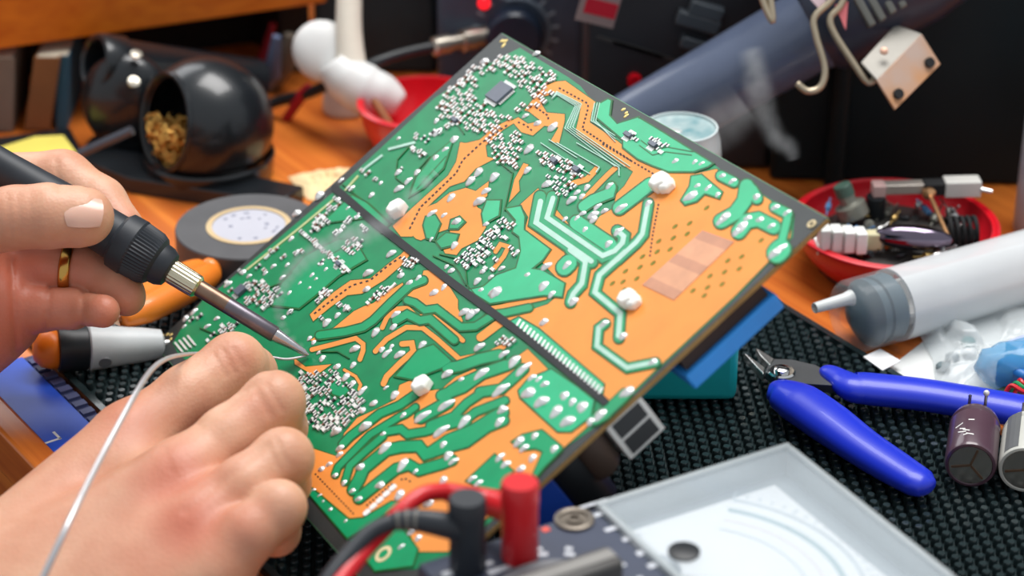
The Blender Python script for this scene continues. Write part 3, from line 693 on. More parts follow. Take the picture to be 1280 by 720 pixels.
# ------------------------------------------------------------------ hands (one continuous skin surface each)
def sd_cone(P, a, b, ra, rb):
    ba = b - a; L2 = float(ba @ ba)
    pa = P - a; h = np.clip((pa @ ba) / L2, 0, 1)
    d = pa - h[:, None] * ba
    return np.sqrt((d * d).sum(1)) - (ra + (rb - ra) * h)
def smin(a, b, k):
    h = np.clip(0.5 + 0.5 * (b - a) / k, 0, 1)
    return b * (1 - h) + a * h - k * h * (1 - h)
def surface_nets(F, org, vox):
    nx, ny, nz = F.shape; s = F < 0
    corner = [(i, j, k) for i in (0, 1) for j in (0, 1) for k in (0, 1)]
    cs = np.stack([s[i:nx - 1 + i, j:ny - 1 + j, k:nz - 1 + k] for i, j, k in corner])
    act = cs.any(0) & ~cs.all(0); idx = np.argwhere(act)
    num = np.full(act.shape, -1, dtype=np.int64); num[act] = np.arange(len(idx))
    acc = np.zeros((len(idx), 3)); cnt = np.zeros(len(idx))
    for a in range(8):
        for b in range(a + 1, 8):
            A, B = np.array(corner[a]), np.array(corner[b])
            if abs(A - B).sum() != 1: continue
            fa = F[idx[:, 0] + A[0], idx[:, 1] + A[1], idx[:, 2] + A[2]]; fb = F[idx[:, 0] + B[0], idx[:, 1] + B[1], idx[:, 2] + B[2]]
            cr = (fa < 0) != (fb < 0); t = np.where(cr, fa / np.where(cr, fa - fb, 1), 0)
            acc[cr] += (A + t[:, None] * (B - A))[cr]; cnt[cr] += 1
    V_ = (idx + acc / cnt[:, None]) * vox + org
    faces = []
    for ax in range(3):
        o1, o2 = [(1, 2), (2, 0), (0, 1)][ax]
        sl = [slice(None)] * 3; sl2 = [slice(None)] * 3; sl[ax] = slice(0, -1); sl2[ax] = slice(1, None)
        ch = s[tuple(sl)] != s[tuple(sl2)]; q = np.argwhere(ch)
        q = q[(q[:, o1] > 0) & (q[:, o2] > 0) & (q[:, o1] < F.shape[o1] - 1) & (q[:, o2] < F.shape[o2] - 1)]
        pos = s[q[:, 0], q[:, 1], q[:, 2]]
        def g(d1, d2):
            r = q.copy(); r[:, o1] += d1; r[:, o2] += d2; return num[r[:, 0], r[:, 1], r[:, 2]]
        f = np.stack([g(-1, -1), g(0, -1), g(0, 0), g(-1, 0)], 1)
        f[~pos] = f[~pos][:, ::-1]; faces.append(f)
    return V_, np.concatenate(faces)
def make_hand(name, label, palm, fingers, red, vox=0.9, kp=9.0, creases=(), clip=None, parent=None):
    allp = [p for c in palm for p in c[:2]] + [p for f in fingers for p, r in f['j']]
    A = np.array([p[:] for p in allp]); lo = A.min(0) - 32; hi = A.max(0) + 32
    dims = np.ceil((hi - lo) / vox).astype(int)
    xs = [lo[i] + np.arange(dims[i]) * vox for i in range(3)]
    X, Y, Z = np.meshgrid(*xs, indexing='ij'); P = np.stack([X.ravel(), Y.ravel(), Z.ravel()], 1).astype(np.float32)
    base = None
    for a, b, ra, rb in palm:
        d = sd_cone(P, np.array(a[:]), np.array(b[:]), ra, rb); base = d if base is None else smin(base, d, 9.0)
    tot = base
    for f in fingers:
        j = f['j']; d = None
        for i in range(len(j) - 1):
            e = sd_cone(P, np.array(j[i][0][:]), np.array(j[i + 1][0][:]), j[i][1], j[i + 1][1]); d = e if d is None else smin(d, e, f.get('k', 3.0))
        w = smin(base, d, f.get('kp', kp)); tot = smin(tot, w, f.get('kf', 1.4)) if f.get('kf', 1.4) else np.minimum(tot, w)
    if creases:                                       # skin folds pressed into the side that shows
        Q = P - np.array(CAM[:], dtype=np.float32); w = Q @ np.array(CF[:]); qx = 640 + FPX * (Q @ np.array(CR[:])) / w; qy = 360 - FPX * (Q @ np.array(CU[:])) / w
        for x0, y0, x1, y1, dmax, amp, wd_ in creases:
            sel = (w < dmax) & (np.abs(tot) < 6) & (qx > min(x0, x1) - 14) & (qx < max(x0, x1) + 14) & (qy > min(y0, y1) - 14) & (qy < max(y0, y1) + 14)
            ax_, ay_ = x1 - x0, y1 - y0; h = np.clip(((qx[sel] - x0) * ax_ + (qy[sel] - y0) * ay_) / (ax_ * ax_ + ay_ * ay_), 0, 1)
            d2 = (qx[sel] - x0 - h * ax_) ** 2 + (qy[sel] - y0 - h * ay_) ** 2
            tot[sel] += amp * np.exp(-d2 / (wd_ * wd_))
    if clip is not None:
        tot = np.maximum(tot, (P - np.array(clip[0][:])) @ np.array(clip[1][:]))
    V_, Fq = surface_nets(tot.reshape(dims), lo, vox)
    me = bpy.data.meshes.new(name); org = Vector(V_.mean(0)); org.z = V_[:, 2].min()
    me.from_pydata(((V_ - np.array(org[:])) * S).tolist(), [], Fq.tolist()); me.update()
    me.polygons.foreach_set('use_smooth', [True] * len(me.polygons))
    at = me.attributes.new('red', 'FLOAT', 'POINT'); r = np.zeros(len(V_))
    for c, rad, am in red: r = np.maximum(r, am * np.exp(-((V_ - np.array(c[:])) ** 2).sum(1) / (rad * rad)))
    at.data.foreach_set('value', r.astype(np.float32))
    me.materials.append(skin)
    o = bpy.data.objects.new(name, me); COL.objects.link(o); o.location = org * S; ORG[o] = org
    sm = o.modifiers.new('smooth', 'SMOOTH'); sm.factor = 0.5; sm.iterations = 3
    return tag(o, label, 'hand')
def skin_material():
    m = bpy.data.materials.new('skin'); m.use_nodes = True; nt = m.node_tree; b = nt.nodes['Principled BSDF']
    at = nt.nodes.new('ShaderNodeAttribute'); at.attribute_name = 'red'
    tc = nt.nodes.new('ShaderNodeTexCoord'); nz = nt.nodes.new('ShaderNodeTexNoise'); nz.inputs['Scale'].default_value = 55; nz.inputs['Detail'].default_value = 5
    nt.links.new(tc.outputs['Object'], nz.inputs['Vector'])
    rp = nt.nodes.new('ShaderNodeValToRGB'); rp.color_ramp.elements[0].position = .35; rp.color_ramp.elements[1].position = .7
    rp.color_ramp.elements[0].color = (*sr(204, 148, 118), 1); rp.color_ramp.elements[1].color = (*sr(222, 174, 144), 1)
    nt.links.new(nz.outputs['Fac'], rp.inputs['Fac'])
    mx = nt.nodes.new('ShaderNodeMix'); mx.data_type = 'RGBA'; mx.inputs[7].default_value = (*sr(196, 104, 80), 1)
    nt.links.new(at.outputs['Fac'], mx.inputs[0]); nt.links.new(rp.outputs['Color'], mx.inputs[6]); nt.links.new(mx.outputs[2], b.inputs['Base Color'])
    b.inputs['Roughness'].default_value = 0.48; b.inputs['Subsurface Weight'].default_value = 0.25; b.inputs['Subsurface Scale'].default_value = 0.004; b.inputs['Subsurface Radius'].default_value = (1, .35, .2)
    vo = nt.nodes.new('ShaderNodeTexVoronoi'); vo.inputs['Scale'].default_value = 900; bp = nt.nodes.new('ShaderNodeBump'); bp.inputs['Strength'].default_value = 0.12; bp.inputs['Distance'].default_value = 0.0006
    n3 = nt.nodes.new('ShaderNodeTexNoise'); n3.inputs['Scale'].default_value = 220; n3.inputs['Detail'].default_value = 5; ad = nt.nodes.new('ShaderNodeMath'); ad.operation = 'ADD'
    nt.links.new(tc.outputs['Object'], vo.inputs['Vector']); nt.links.new(tc.outputs['Object'], n3.inputs['Vector'])
    nt.links.new(vo.outputs['Distance'], ad.inputs[0]); nt.links.new(n3.outputs['Fac'], ad.inputs[1]); nt.links.new(ad.outputs[0], bp.inputs['Height']); nt.links.new(bp.outputs['Normal'], b.inputs['Normal'])
    return m
skin = skin_material()
nail_m = mat('nail', sr(226, 176, 156), 0.3, var=0.05, sss=0.2, coat=0.3)
def pf(*j): return [(pd(x, y, d), r) for x, y, d, r in j]
# hand that feeds the solder, seen from its back
iM, mM, rM, pM = (162, 552, 756), (222, 604, 728), (248, 664, 712), (262, 722, 702)
RH = make_hand('hand', 'hand with curled fingers feeding solder wire, seen from its back', [
    (pd(*iM), pd(-20, 738, 725), 11.5, 18), (pd(*mM), pd(-10, 765, 712), 12.0, 18), (pd(*rM), pd(10, 800, 705), 11.5, 18), (pd(*pM), pd(40, 830, 700), 11.0, 17),
    (pd(100, 645, 760), pd(-30, 765, 740), 14, 17), (pd(-20, 768, 722), pd(-190, 900, 720), 21, 25), (pd(170, 600, 748), pd(235, 690, 722), 12, 10)],
    [dict(j=pf((*iM, 11.2), (235, 497, 768, 10.2), (293, 456, 778, 10.0), (312, 466, 789, 8.6), (306, 476, 797, 7.0))),
     dict(j=pf((*mM, 11.2), (285, 548, 737, 9.6), (342, 503, 745, 9.4), (350, 535, 757, 8.2), (318, 548, 768, 7.4))),
     dict(j=pf((*rM, 10.8), (305, 610, 717, 9.2), (354, 573, 724, 8.8), (355, 605, 737, 7.8), (312, 612, 748, 7.0))),
     dict(j=pf((*pM, 10.0), (310, 668, 702, 8.2), (349, 634, 706, 7.6), (345, 665, 718, 6.8), (300, 670, 730, 6.2))),
     dict(j=pf((60, 660, 762, 15), (140, 590, 782, 12), (225, 520, 790, 9.5), (285, 482, 795, 7.6)), kp=6)],
    [(pd(150, 520, 745), 15, .55), (pd(215, 590, 712), 15, .8), (pd(235, 655, 700), 14, .85), (pd(292, 640, 690), 12, .6), (pd(300, 445, 768), 7, .3), (pd(325, 510, 735), 8, .3), (pd(270, 530, 750), 12, .35), (pd(100, 650, 725), 25, .35), (pd(200, 700, 700), 25, .4)],
    kp=7.0, creases=[(268, 444, 282, 470, 778, .5, 3), (279, 438, 294, 466, 778, .55, 3), (291, 436, 304, 458, 778, .45, 3), (320, 486, 338, 520, 745, .45, 3), (333, 480, 352, 512, 745, .45, 3),
                     (335, 556, 350, 588, 724, .4, 3), (346, 552, 360, 582, 724, .4, 3), (245, 470, 252, 486, 770, .2, 3), (250, 533, 338, 468, 765, .9, 5), (232, 640, 330, 560, 735, .5, 5), (205, 560, 215, 590, 730, .25, 4)])
# hand that holds the iron, seen from the thumb side
dI = tipd
LH = make_hand('hand', 'hand wearing a gold ring, gripping the soldering iron like a pen', [
    (pd(-20, 385, dI + 12), pd(-150, 400, dI + 10), 17, 26), (pd(-20, 330, dI + 18), pd(-150, 340, dI + 14), 14, 24), (pd(0, 392, dI + 14), pd(-70, 440, dI + 6), 12, 18),
    (pd(-60, 290, dI - 5), pd(-150, 360, dI), 14, 22), (pd(-30, 240, dI + 26), pd(-150, 330, dI + 18), 12, 22)],
    [dict(j=pf((-80, 290, dI - 8, 12.5), (20, 272, dI - 21, 10.0), (60, 270, dI - 21, 10.2), (100, 271, dI - 19, 9.4), (108, 271, dI - 18, 8.8)), kp=6),
     dict(j=pf((-40, 232, dI + 24, 11), (78, 226, dI + 24, 10.2), (125, 254, dI + 20, 8.8), (152, 283, dI + 14, 7.4)), kp=5),
     dict(j=pf((-10, 330, dI + 18, 11), (60, 332, dI + 14, 8.6), (112, 338, dI + 14, 8.2), (148, 358, dI + 8, 7.2), (158, 371, dI + 6, 6.6)), kp=5, kf=1.0),
     dict(j=pf((0, 380, dI + 14, 9.5), (50, 386, dI + 8, 7.6), (92, 386, dI + 6, 6.8), (108, 387, dI + 2, 5.4), (129, 389, dI - 4, 5.6)), kp=4, kf=0.7, k=1.5),
     dict(j=pf((0, 382, dI + 26, 9), (50, 386, dI + 28, 7.6), (90, 386, dI + 26, 7.0)), kp=6)],
    [(pd(60, 300, dI - 18), 12, .35), (pd(150, 280, dI + 8), 8, .5), (pd(130, 388, dI - 6), 8, .8), (pd(60, 385, dI), 20, .7), (pd(90, 340, dI + 8), 14, .7), (pd(20, 340, dI), 26, .9), (pd(-10, 400, dI), 30, .9), (pd(160, 370, dI), 9, .4), (pd(20, 285, dI - 25), 14, .2)],
    kp=6.0, creases=[(9, 242, 14, 300, dI - 20, .5, 3), (21, 240, 25, 302, dI - 20, .35, 3), (38, 238, 40, 296, dI - 20, .4, 3), (46, 240, 47, 290, dI - 20, .3, 2.5), (14, 325, 20, 440, dI + 12, 1.2, 4), (62, 362, 57, 410, dI + 8, 1.0, 3.5),
                     (104, 364, 103, 408, dI + 6, .9, 3.5), (70, 200, 74, 238, dI + 24, .5, 3), (112, 225, 100, 250, dI + 22, .35, 3)])
def nail(parent, c, X, Y, Z, lx, ly):                  # curved nail plate, X along the finger, Z outwards
    b = MB(); nu, nv = 9, 9; vs = []; X, Y, Z = X.normalized(), Y.normalized(), Z.normalized()
    for lay in (0, -0.7):
        for i in range(nu):
            for j in range(nv):
                u = i / (nu - 1) * 2 - 1; v = j / (nv - 1) * 2 - 1
                e = (1 - 0.12 * v * v) if u > 0 else (1 - 0.22 * v * v)
                vs.append(c + X * (u * lx * e) + Y * (v * ly * (1 - 0.1 * u * u)) + Z * (lay - 0.34 * ly * v * v - 0.10 * lx * u * u))
    fs = []
    for lay in (0, nu * nv):
        for i in range(nu - 1):
            for j in range(nv - 1):
                a = lay + i * nv + j; q = (a, a + nv, a + nv + 1, a + 1); fs.append(q if lay == 0 else q[::-1])
    n = nu * nv
    ring = [i * nv for i in range(nu)] + [(nu - 1) * nv + j for j in range(1, nv)] + [i * nv + nv - 1 for i in range(nu - 2, -1, -1)] + [j for j in range(nv - 2, 0, -1)]
    for i in range(len(ring)): a, d = ring[i], ring[(i + 1) % len(ring)]; fs.append((a, d, d + n, a + n))
    b.add(vs, fs)
    return b.build('fingernail', nail_m, parent, smooth=True, sharp=60)
tn = (pd(104, 262, dI - 28.0))
nail(LH, pd(105, 264, dI - 29.2), CR - CU * 0.0 + CF * 0.22, CU * 0.9 + CF * 0.35, (-CF * 0.95 + CU * 0.22 + CR * 0.2), 6.2, 5.2)
nail(LH, pd(170, 369, dI + 5), (CR * .5 - CU * .8), CF * 0.9 + CR * .2, (CR * 0.85 + CU * 0.25 - CF * .2), 4.6, 4.0)
nail(LH, pd(146, 395, dI - 2), (CR * .4 - CU * .9), CF, CR * 0.9 - CU * .3, 3.8, 3.4)
# gold ring
rc0 = pd(86, 335, dI + 14); rax = (pd(110, 340, dI + 16) - pd(60, 334, dI + 16)).normalized(); x_, y_, _ = frame(rax)
ringb = MB()
for i in range(40):
    for j in range(10):
        a = 2 * math.pi * i / 40; t = 2 * math.pi * j / 10; rr = 8.9 + 0.9 * math.cos(t)
        ringb.v.append(rc0 + (x_ * math.cos(a) + y_ * math.sin(a)) * rr + rax * (2.0 * math.sin(t)))
for i in range(40):
    for j in range(10): ringb.f.append((i * 10 + j, ((i + 1) % 40) * 10 + j, ((i + 1) % 40) * 10 + (j + 1) % 10, i * 10 + (j + 1) % 10))
tag(ringb.build('finger_ring', mat('gold', sr(206, 160, 84), 0.2, 1.0), smooth=True, sharp=0), 'plain gold ring worn on a finger below the iron', 'ring')
# ------------------------------------------------------------------ flush cutters
cut = empty('flush_cutters', pz(1010, 500, MATZ), 'flush cutting pliers with bright blue handles lying open on the mat', 'pliers')
bl = mat('blue_handle', sr(30, 52, 200), 0.36, var=0.06, scale=40, coat=0.15)
def zp(x, y, z=9.0): return pz(x, y, z)
def loft(pts, n=6):
    P = smooth_path([zp(x, y, z) for x, y, z, r, f in pts], n); R = lerp_list([q[3] for q in pts], n); return P, R
P_, R_ = loft([(961, 489, 11, 3.6, 1), (975, 492, 11, 6.8, 1), (1000, 504, 11, 9.0, 1), (1035, 528, 10.5, 9.0, 1), (1075, 557, 10, 8.0, 1), (1115, 583, 9.5, 7.4, 1), (1148, 603, 9.5, 6.4, 1), (1160, 609, 9.5, 4.2, 1), (1164, 611, 9.5, 1.2, 1)])
MB().tube(P_, R_, 18, flat=0.66, hint=UP).build('handle', bl, cut, smooth=True, sharp=0)
P_, R_ = loft([(1030, 461, 12, 2.0, 1), (1036, 465, 12, 3.6, 1), (1050, 474, 11.5, 4.8, 1), (1066, 484, 11, 6.6, 1), (1085, 486, 10.5, 7.2, 1), (1150, 493, 10, 7.2, 1), (1220, 504, 10, 7.2, 1), (1300, 518, 10, 7.0, 1), (1370, 532, 10, 6.2, 1), (1380, 534, 10, 1.5, 1)])
MB().tube(P_, R_, 18, flat=0.66, hint=UP).build('handle', bl, cut, smooth=True, sharp=0)
dkst = mat('dark_steel', sr(96, 98, 100), 0.4, 0.8, var=0.15)
def plate(name, pts, z, t, m): return MB().prism([zp(x, y, z) for x, y in pts], (0, 0, t)).build(name, m, cut, bevel=0.4)
plate('jaw', [(956, 474), (962, 458), (990, 459), (1020, 466), (1052, 484), (1050, 492), (1000, 489), (965, 482)], 8.5, 3.2, dkst)
plate('jaw', [(962, 480), (960, 466), (992, 470), (1000, 480), (1010, 500), (980, 505)], 5.5, 3.0, dkst)
plate('blade', [(944, 444), (949, 446), (968, 458), (962, 466), (950, 454)], 9.0, 3.0, steel)
plate('blade', [(929, 451), (933, 453), (956, 470), (954, 478), (944, 468)], 7.5, 3.4, steel)
MB().lathe([(4.8, 0), (4.8, 0.8), (4.2, 1.3), (2.7, 1.3), (2.6, 2.2), (1.8, 2.6), (0.0, 2.7)], zp(977, 467, 11.5), UP, 28).build('pivot_screw', chrome, cut, smooth=True, sharp=25)

# ------------------------------------------------------------------ loose capacitors on the mat
def cap_thing(front, back, r, body, label, mark, pts=None):
    a = pz(front[0], front[1], MATZ + r); b = pz(back[0], back[1], MATZ + r); ax = (b - a).normalized(); L_ = (b - a).length
    t = empty('capacitor', Vector((a.x, a.y, MATZ)), label, 'capacitor', 'loose capacitors on the mat')
    MB().lathe([(0.0, 0.6), (r - 1.6, 0.6), (r - 1.2, 0.0), (r - 0.4, 0.2), (r, 1.2), (r, L_ - 4), (r - 0.7, L_ - 3.2), (r, L_ - 2.2), (r - 0.5, L_), (0.0, L_)], a, ax, 36).build('sleeve', body, t, smooth=True, sharp=30)
    o = MB().lathe([(0.0, 0), (r - 1.5, 0.0), (r - 1.5, 0.4), (0.0, 0.4)], a + ax * 0.25, ax, 32).build('vent_disc', mat('can_end', sr(206, 196, 186), 0.22, 0.9), t, smooth=True, sharp=30)
    x, y, _ = frame(ax, UP)
    for ang in (0.3, 2.4, 4.5):
        d = x * math.cos(ang) + y * math.sin(ang)
        MB().box(a + ax * 0.15 + d * (r * 0.38), (r * 0.72, 0.7, 0.4), d, ax.cross(d), ax).build('vent_groove', mat('groove', sr(92, 70, 52), 0.5), o)
    for s in (-1, 1):
        p = b + y * (s * 2.6) - ax * 0.4
        MB().tube(smooth_path([p, p + ax * 1.5 + UP * 0.5, p + ax * 2.2 + UP * 5, p + ax * 2.6 + UP * (11.0 if s == mark else 9.5)], 4), 0.55, 8).build('lead', steel, t, smooth=True)
        if s == mark: MB().ell(p + ax * 2.6 + UP * 11.0, 1.1, 1.1, 1.1, seg=10, rings=6).build('solder_blob', solder_m, t, smooth=True)
    return t, a, b, ax, x, y, L_
sleeve1 = mat('sleeve_purple', sr(84, 60, 72), 0.3, var=0.1, coat=0.4)
t1, a1, b1, ax1, x1, y1, L1 = cap_thing((1213, 582), (1219, 530), 8.4, sleeve1, 'purple-brown electrolytic capacitor with white print lying on the mat', 1)
rk = random.Random(5)
for i in range(7):                                    # white print strokes on the sleeve
    ang = -0.15 + 0.16 * (i % 4) * (-1); d = x1 * math.cos(ang) + y1 * math.sin(ang); tt = d.cross(ax1)
    c = a1 + ax1 * (6 + 2.3 * (i % 5) + rk.uniform(-.5, .5)) + d * 8.38
    MB().box(c, (rk.uniform(1.6, 3), 0.55, 0.12), (tt + ax1 * rk.uniform(-.6, .6)).normalized(), ax1, d).build('print_mark', white_pl, t1)
t2, a2, b2, ax2, x2, y2, L2 = cap_thing((1281, 588), (1286, 540), 8.6, mat('sleeve_grey', sr(196, 196, 188), 0.4, var=0.06), 'pale grey electrolytic capacitor with dark stripe beside the purple one', 1)
d = x2 * math.cos(-0.5) + y2 * math.sin(-0.5)
for k in range(3):
    d = x2 * math.cos(-0.45 - 0.2 * k) + y2 * math.sin(-0.45 - 0.2 * k)
    MB().box((a2 + b2) / 2 + d * 8.62, (1.8, L2 * 0.9, 0.1), ax2.cross(d), ax2, d).build('polarity_stripe', mat('stripe_grey', sr(96, 98, 100), 0.5), t2)

# ------------------------------------------------------------------ teal box under the board
tb = pz(868, 505, MATZ)
tbx = empty('parts_box', tb, 'small teal plastic box on the mat under the raised board edge', 'box')
kx = mmpp(tb); q = pz(921, 503, MATZ)
MB().box(Vector((q.x - 18, q.y + 10, MATZ + 14)), (36, 20, 28)).build('box_body', teal, tbx, bevel=3)
MB().box(Vector((q.x - 18, q.y + 10, MATZ + 29)), (37, 21, 3)).build('box_lid', teal, tbx, bevel=1)

# ------------------------------------------------------------------ analog multimeter
MZ = 60.0
far_c = pz(985, 552, MZ); lft = pz(520, 697, MZ); rgt = pz(1200, 692, MZ)
mx = (lft - far_c); LW = mx.length; mx.normalize(); my = Vector((mx.y, -mx.x, 0)); my = my if my.dot(rgt - far_c) > 0 else -my; LH_ = 92.0
LH_ = max(80.0, (rgt - far_c).dot(my))
def mp(a, b, z): return far_c + mx * a + my * b + UP * (z - MZ)
meter = empty('multimeter', mp(LW / 2, LH_ / 2, MATZ), 'dark blue analog multimeter with a clear window over a white scale', 'multimeter')
wa = (pz(750, 630, MZ) - far_c).dot(mx)                # where window and panel meet
mblue = mat('meter_panel', sr(58, 66, 86), 0.45, var=0.12, scale=60); mcase = mat('meter_case', sr(58, 52, 50), 0.5, var=0.2)
def mbox(name, a0, a1, b0, b1, z0, z1, m, bev=0.6, parent=meter):
    return MB().prism([mp(a0, b0, z0), mp(a1, b0, z0), mp(a1, b1, z0), mp(a0, b1, z0)], (0, 0, z1 - z0)).build(name, m, parent, bevel=bev)
mbox('case', 0, LW, 0, LH_, MATZ + 10, MZ - 13, mcase, 3)
mbox('panel', wa + 1, LW, 0, LH_, MZ - 13, MZ - 1.5, mblue, 1.5)
for a in (8, LW - 8):
    for b in (8, LH_ - 8):
        MB().lathe([(6, 0), (6, 10.5), (5, 10.5)], mp(a, b, MATZ), UP, 20).build('foot', blackm, meter)
tray = mbox('dial_tray', 1, wa, 1, LH_ - 1, MZ - 13, MZ - 9, mat('tray_grey', sr(150, 160, 166), 0.5), 0.3)
face = mbox('dial_face', 9, wa - 1, 7, LH_ - 8, MZ - 9, MZ - 8.2, mat('dial_white', sr(236, 238, 240), 0.5, var=0.02), 0)
clear = mat('clear_window', sr(222, 232, 238), 0.12, var=0.02, alpha=0.22, spec=0.6)
win = mbox('window', 0.5, wa + 0.5, 0.5, LH_ - 0.5, MZ - 1.2, MZ, clear, 0.4)
frost = mat('window_rim', sr(198, 206, 208), 0.25, var=0.05, alpha=0.62)
for a0, a1, b0, b1 in ((0, wa + 1, 0, 2.2), (0, wa + 1, LH_ - 2.2, LH_), (0, 2.2, 2.2, LH_ - 2.2), (wa - 1.2, wa + 1, 2.2, LH_ - 2.2)):
    mbox('window_rim', a0, a1, b0, b1, MZ - 13, MZ + 0.2, frost, 0.7)
piv = (wa - 6, LH_ * 0.50)
def arc(R_, w, a0, a1, m, z):
    b = MB(); n = 28; pts = []
    for s, rr in ((1, R_), (-1, R_ - w)):
        for i in range(n + 1):
            t = a0 + (a1 - a0) * (i / n if s > 0 else 1 - i / n); pts.append(mp(piv[0] - rr * math.cos(t), piv[1] + rr * math.sin(t), z))
    return b.prism(pts, (0, 0, 0.12)).build('scale_arc', m, meter)
grey_i = mat('scale_ink', sr(186, 196, 202), 0.6); teal_i = mat('mirror_ink', sr(160, 184, 188), 0.3)
arc(48, 1.0, -0.75, 0.75, grey_i, MZ - 8.2); arc(43, 1.8, -0.75, 0.75, teal_i, MZ - 8.2); arc(37, 0.5, -0.75, 0.75, mat('red_ink', sr(226, 206, 206), 0.6), MZ - 8.2); arc(32, 0.5, -0.75, 0.75, grey_i, MZ - 8.2)
for i in range(21):
    t = -0.75 + 1.5 * i / 20; d = -mx * math.cos(t) + my * math.sin(t)
    MB().box(mp(*piv, MZ - 8.1) + d * 50.2, (3.0 if i % 5 == 0 else 1.8, 0.4, 0.12), d, UP.cross(d), UP).build('scale_tick', grey_i, face)
d = -mx * math.cos(0.62) + my * math.sin(0.62)
MB().tube([mp(*piv, MZ - 6.5), mp(*piv, MZ - 6.5) + d * 46], [0.3, 0.18], 6).build('needle', black, meter)
ps = pz(855, 690, MZ)
MB().lathe([(4.4, 0), (4.4, 0.9), (3.6, 1.2), (0.0, 1.2)], ps - UP * 0.4, UP, 24).build('zero_screw', black, meter, smooth=True, sharp=30)
ps = pz(815, 722, MZ - 8)
MB().lathe([(8, 0), (8, 2.5), (7, 3.2), (0.0, 3.2)], ps, UP, 24).build('movement_cover', mat('cover_grey', sr(176, 184, 190), 0.4), meter, smooth=True, sharp=30)
jc = pz(718, 651, MZ - 1.5)
MB().lathe([(5.6, 0), (5.6, 0.9), (4.8, 1.2), (4.0, 0.9), (4.0, 0.3), (2.4, 0.3), (2.4, 1.0), (1.4, 1.0), (1.3, 0.2), (0.0, 0.2)], jc, UP, 28).build('output_jack', mat('brass_dull', sr(116, 108, 98), 0.4, 0.6), meter, smooth=True, sharp=25)
kc = pz(697, 750, MZ - 1.5)
MB().lathe([(17, 0), (17, 1.2), (16, 2), (0.0, 2)], kc, UP, 40).build('selector_disc', mat('selector_grey', sr(120, 122, 126), 0.4), meter, smooth=True, sharp=30)
kd = (pz(775, 690, MZ + 4) - pz(640, 735, MZ + 4)); kd.z = 0; kd.normalize()
MB().box(kc + UP * 5.5, (36, 9, 7), kd, UP.cross(kd), UP).build('selector_knob', mat('knob_dark', sr(78, 76, 74), 0.4), meter, bevel=1.4)
MB().box(kc + UP * 9.2, (34, 4.0, 0.5), kd, UP.cross(kd), UP).build('knob_pointer', mat('pointer', sr(140, 138, 134), 0.4), meter)
ink = mat('panel_ink', sr(206, 210, 216), 0.6)
def mark(px, py, w, h, ang=0.0, m=None):
    dx = -mx * math.cos(ang) + my * math.sin(ang)
    MB().box(pz(px, py, MZ - 1.5) + UP * 0.05, (w, h, 0.2), dx, UP.cross(dx), UP).build('panel_print', m or ink, meter)
for i in range(9):                                    # range marks around the selector
    t = -1.5 + 0.34 * i; dd = kd * math.cos(t) - UP.cross(kd) * math.sin(t) * -1
    c = kc + dd * 21.5
    for k in range(2): MB().box(c + dd * (2.6 * k) + UP.cross(dd) * (0.6 * k), (1.6, 2.8 - k * 0.8, 0.2), dd, UP.cross(dd), UP).build('panel_print', ink, meter)
for px, py, w, h in ((742, 630, 9, 1.2), (752, 642, 5, 1.6), (768, 660, 6, 1.6), (790, 672, 6, 1.6), (806, 690, 5, 2.0), (822, 705, 6, 2), (625, 712, 7, 2), (606, 706, 5, 1.5), (570, 714, 8, 2.4)): mark(px, py, w, h)
redp = mat('red_print', sr(224, 84, 70), 0.5)
mark(682, 662, 2.2, 2.2, 0, redp); mark(640, 684, 3.6, 2.6, 0, redp)
# test leads
def lead(name, label, top, r, zt, zb, m, arm, cable, cr):
    c = pz(*top, zt); root = empty('test_lead', Vector((c.x, c.y, zb)), label, 'test lead')
    MB().lathe([(r * .9, zb), (r, zb + 1), (r * 0.97, zt - 9), (r * 1.02, zt - 6), (r * 1.02, zt - 1), (r * 0.92, zt), (0.0, zt)], Vector((c.x, c.y, 0)), UP, 32).build('plug', m, root, smooth=True, sharp=30)
    P = smooth_path([Vector((c.x, c.y, zt - 10))] + [pd(*a[:3]) for a in arm], 5)
    MB().tube(P, lerp_list([r * 0.82] + [a[3] for a in arm], 5), 16).build('strain_relief', m, root, smooth=True, sharp=0)
    if m is blkc:
        for fr_ in (0.62, 0.74, 0.86):
            i = int(len(P) * fr_); rr_ = r * 0.82 + (arm[-1][3] - r * 0.82) * fr_ + 0.25
            MB().lathe([(rr_ - 0.6, -0.5), (rr_, -0.4), (rr_, 0.4), (rr_ - 0.6, 0.5)], P[i], P[i + 1] - P[i - 1], 18).build('relief_ring', mat('ring_grey', sr(112, 110, 104), 0.5), root, smooth=True)
    MB().tube(smooth_path([pd(*a[:3]) for a in cable], 8), cr, 14).build('cable', m, root, smooth=True, sharp=0)
    return root, P
redc = mat('red_rubber', sr(216, 32, 40), 0.35, var=0.05, coat=0.1); blkc = mat('black_rubber', sr(44, 48, 54), 0.45, var=0.08)
dm = (pz(585, 690, MZ) - CAM).dot(CF)
lead('black_lead', 'black test lead plugged into the multimeter, its cable curving away', (584, 622), 5.0, MZ + 21, MZ - 1.5, blkc,
     [(545, 654, dm - 14, 3.4), (515, 650, dm - 14, 2.9), (490, 652, dm - 14, 2.3)], [(492, 652, dm - 14), (465, 664, dm - 16), (438, 690, dm - 20), (408, 728, dm - 26), (390, 760, dm - 30)], 2.3)
lead('red_lead', 'red test lead plugged into the multimeter beside the jack', (650, 602), 5.1, MZ + 23, MZ - 1.5, redc,
     [(618, 630, dm + 4, 3.9), (585, 622, dm + 4, 3.3), (555, 614, dm + 2, 2.5)], [(558, 614, dm + 2), (530, 618, dm - 2), (505, 636, dm - 6), (478, 664, dm - 10), (450, 694, dm - 18), (422, 730, dm - 26), (404, 760, dm - 30)], 2.4)

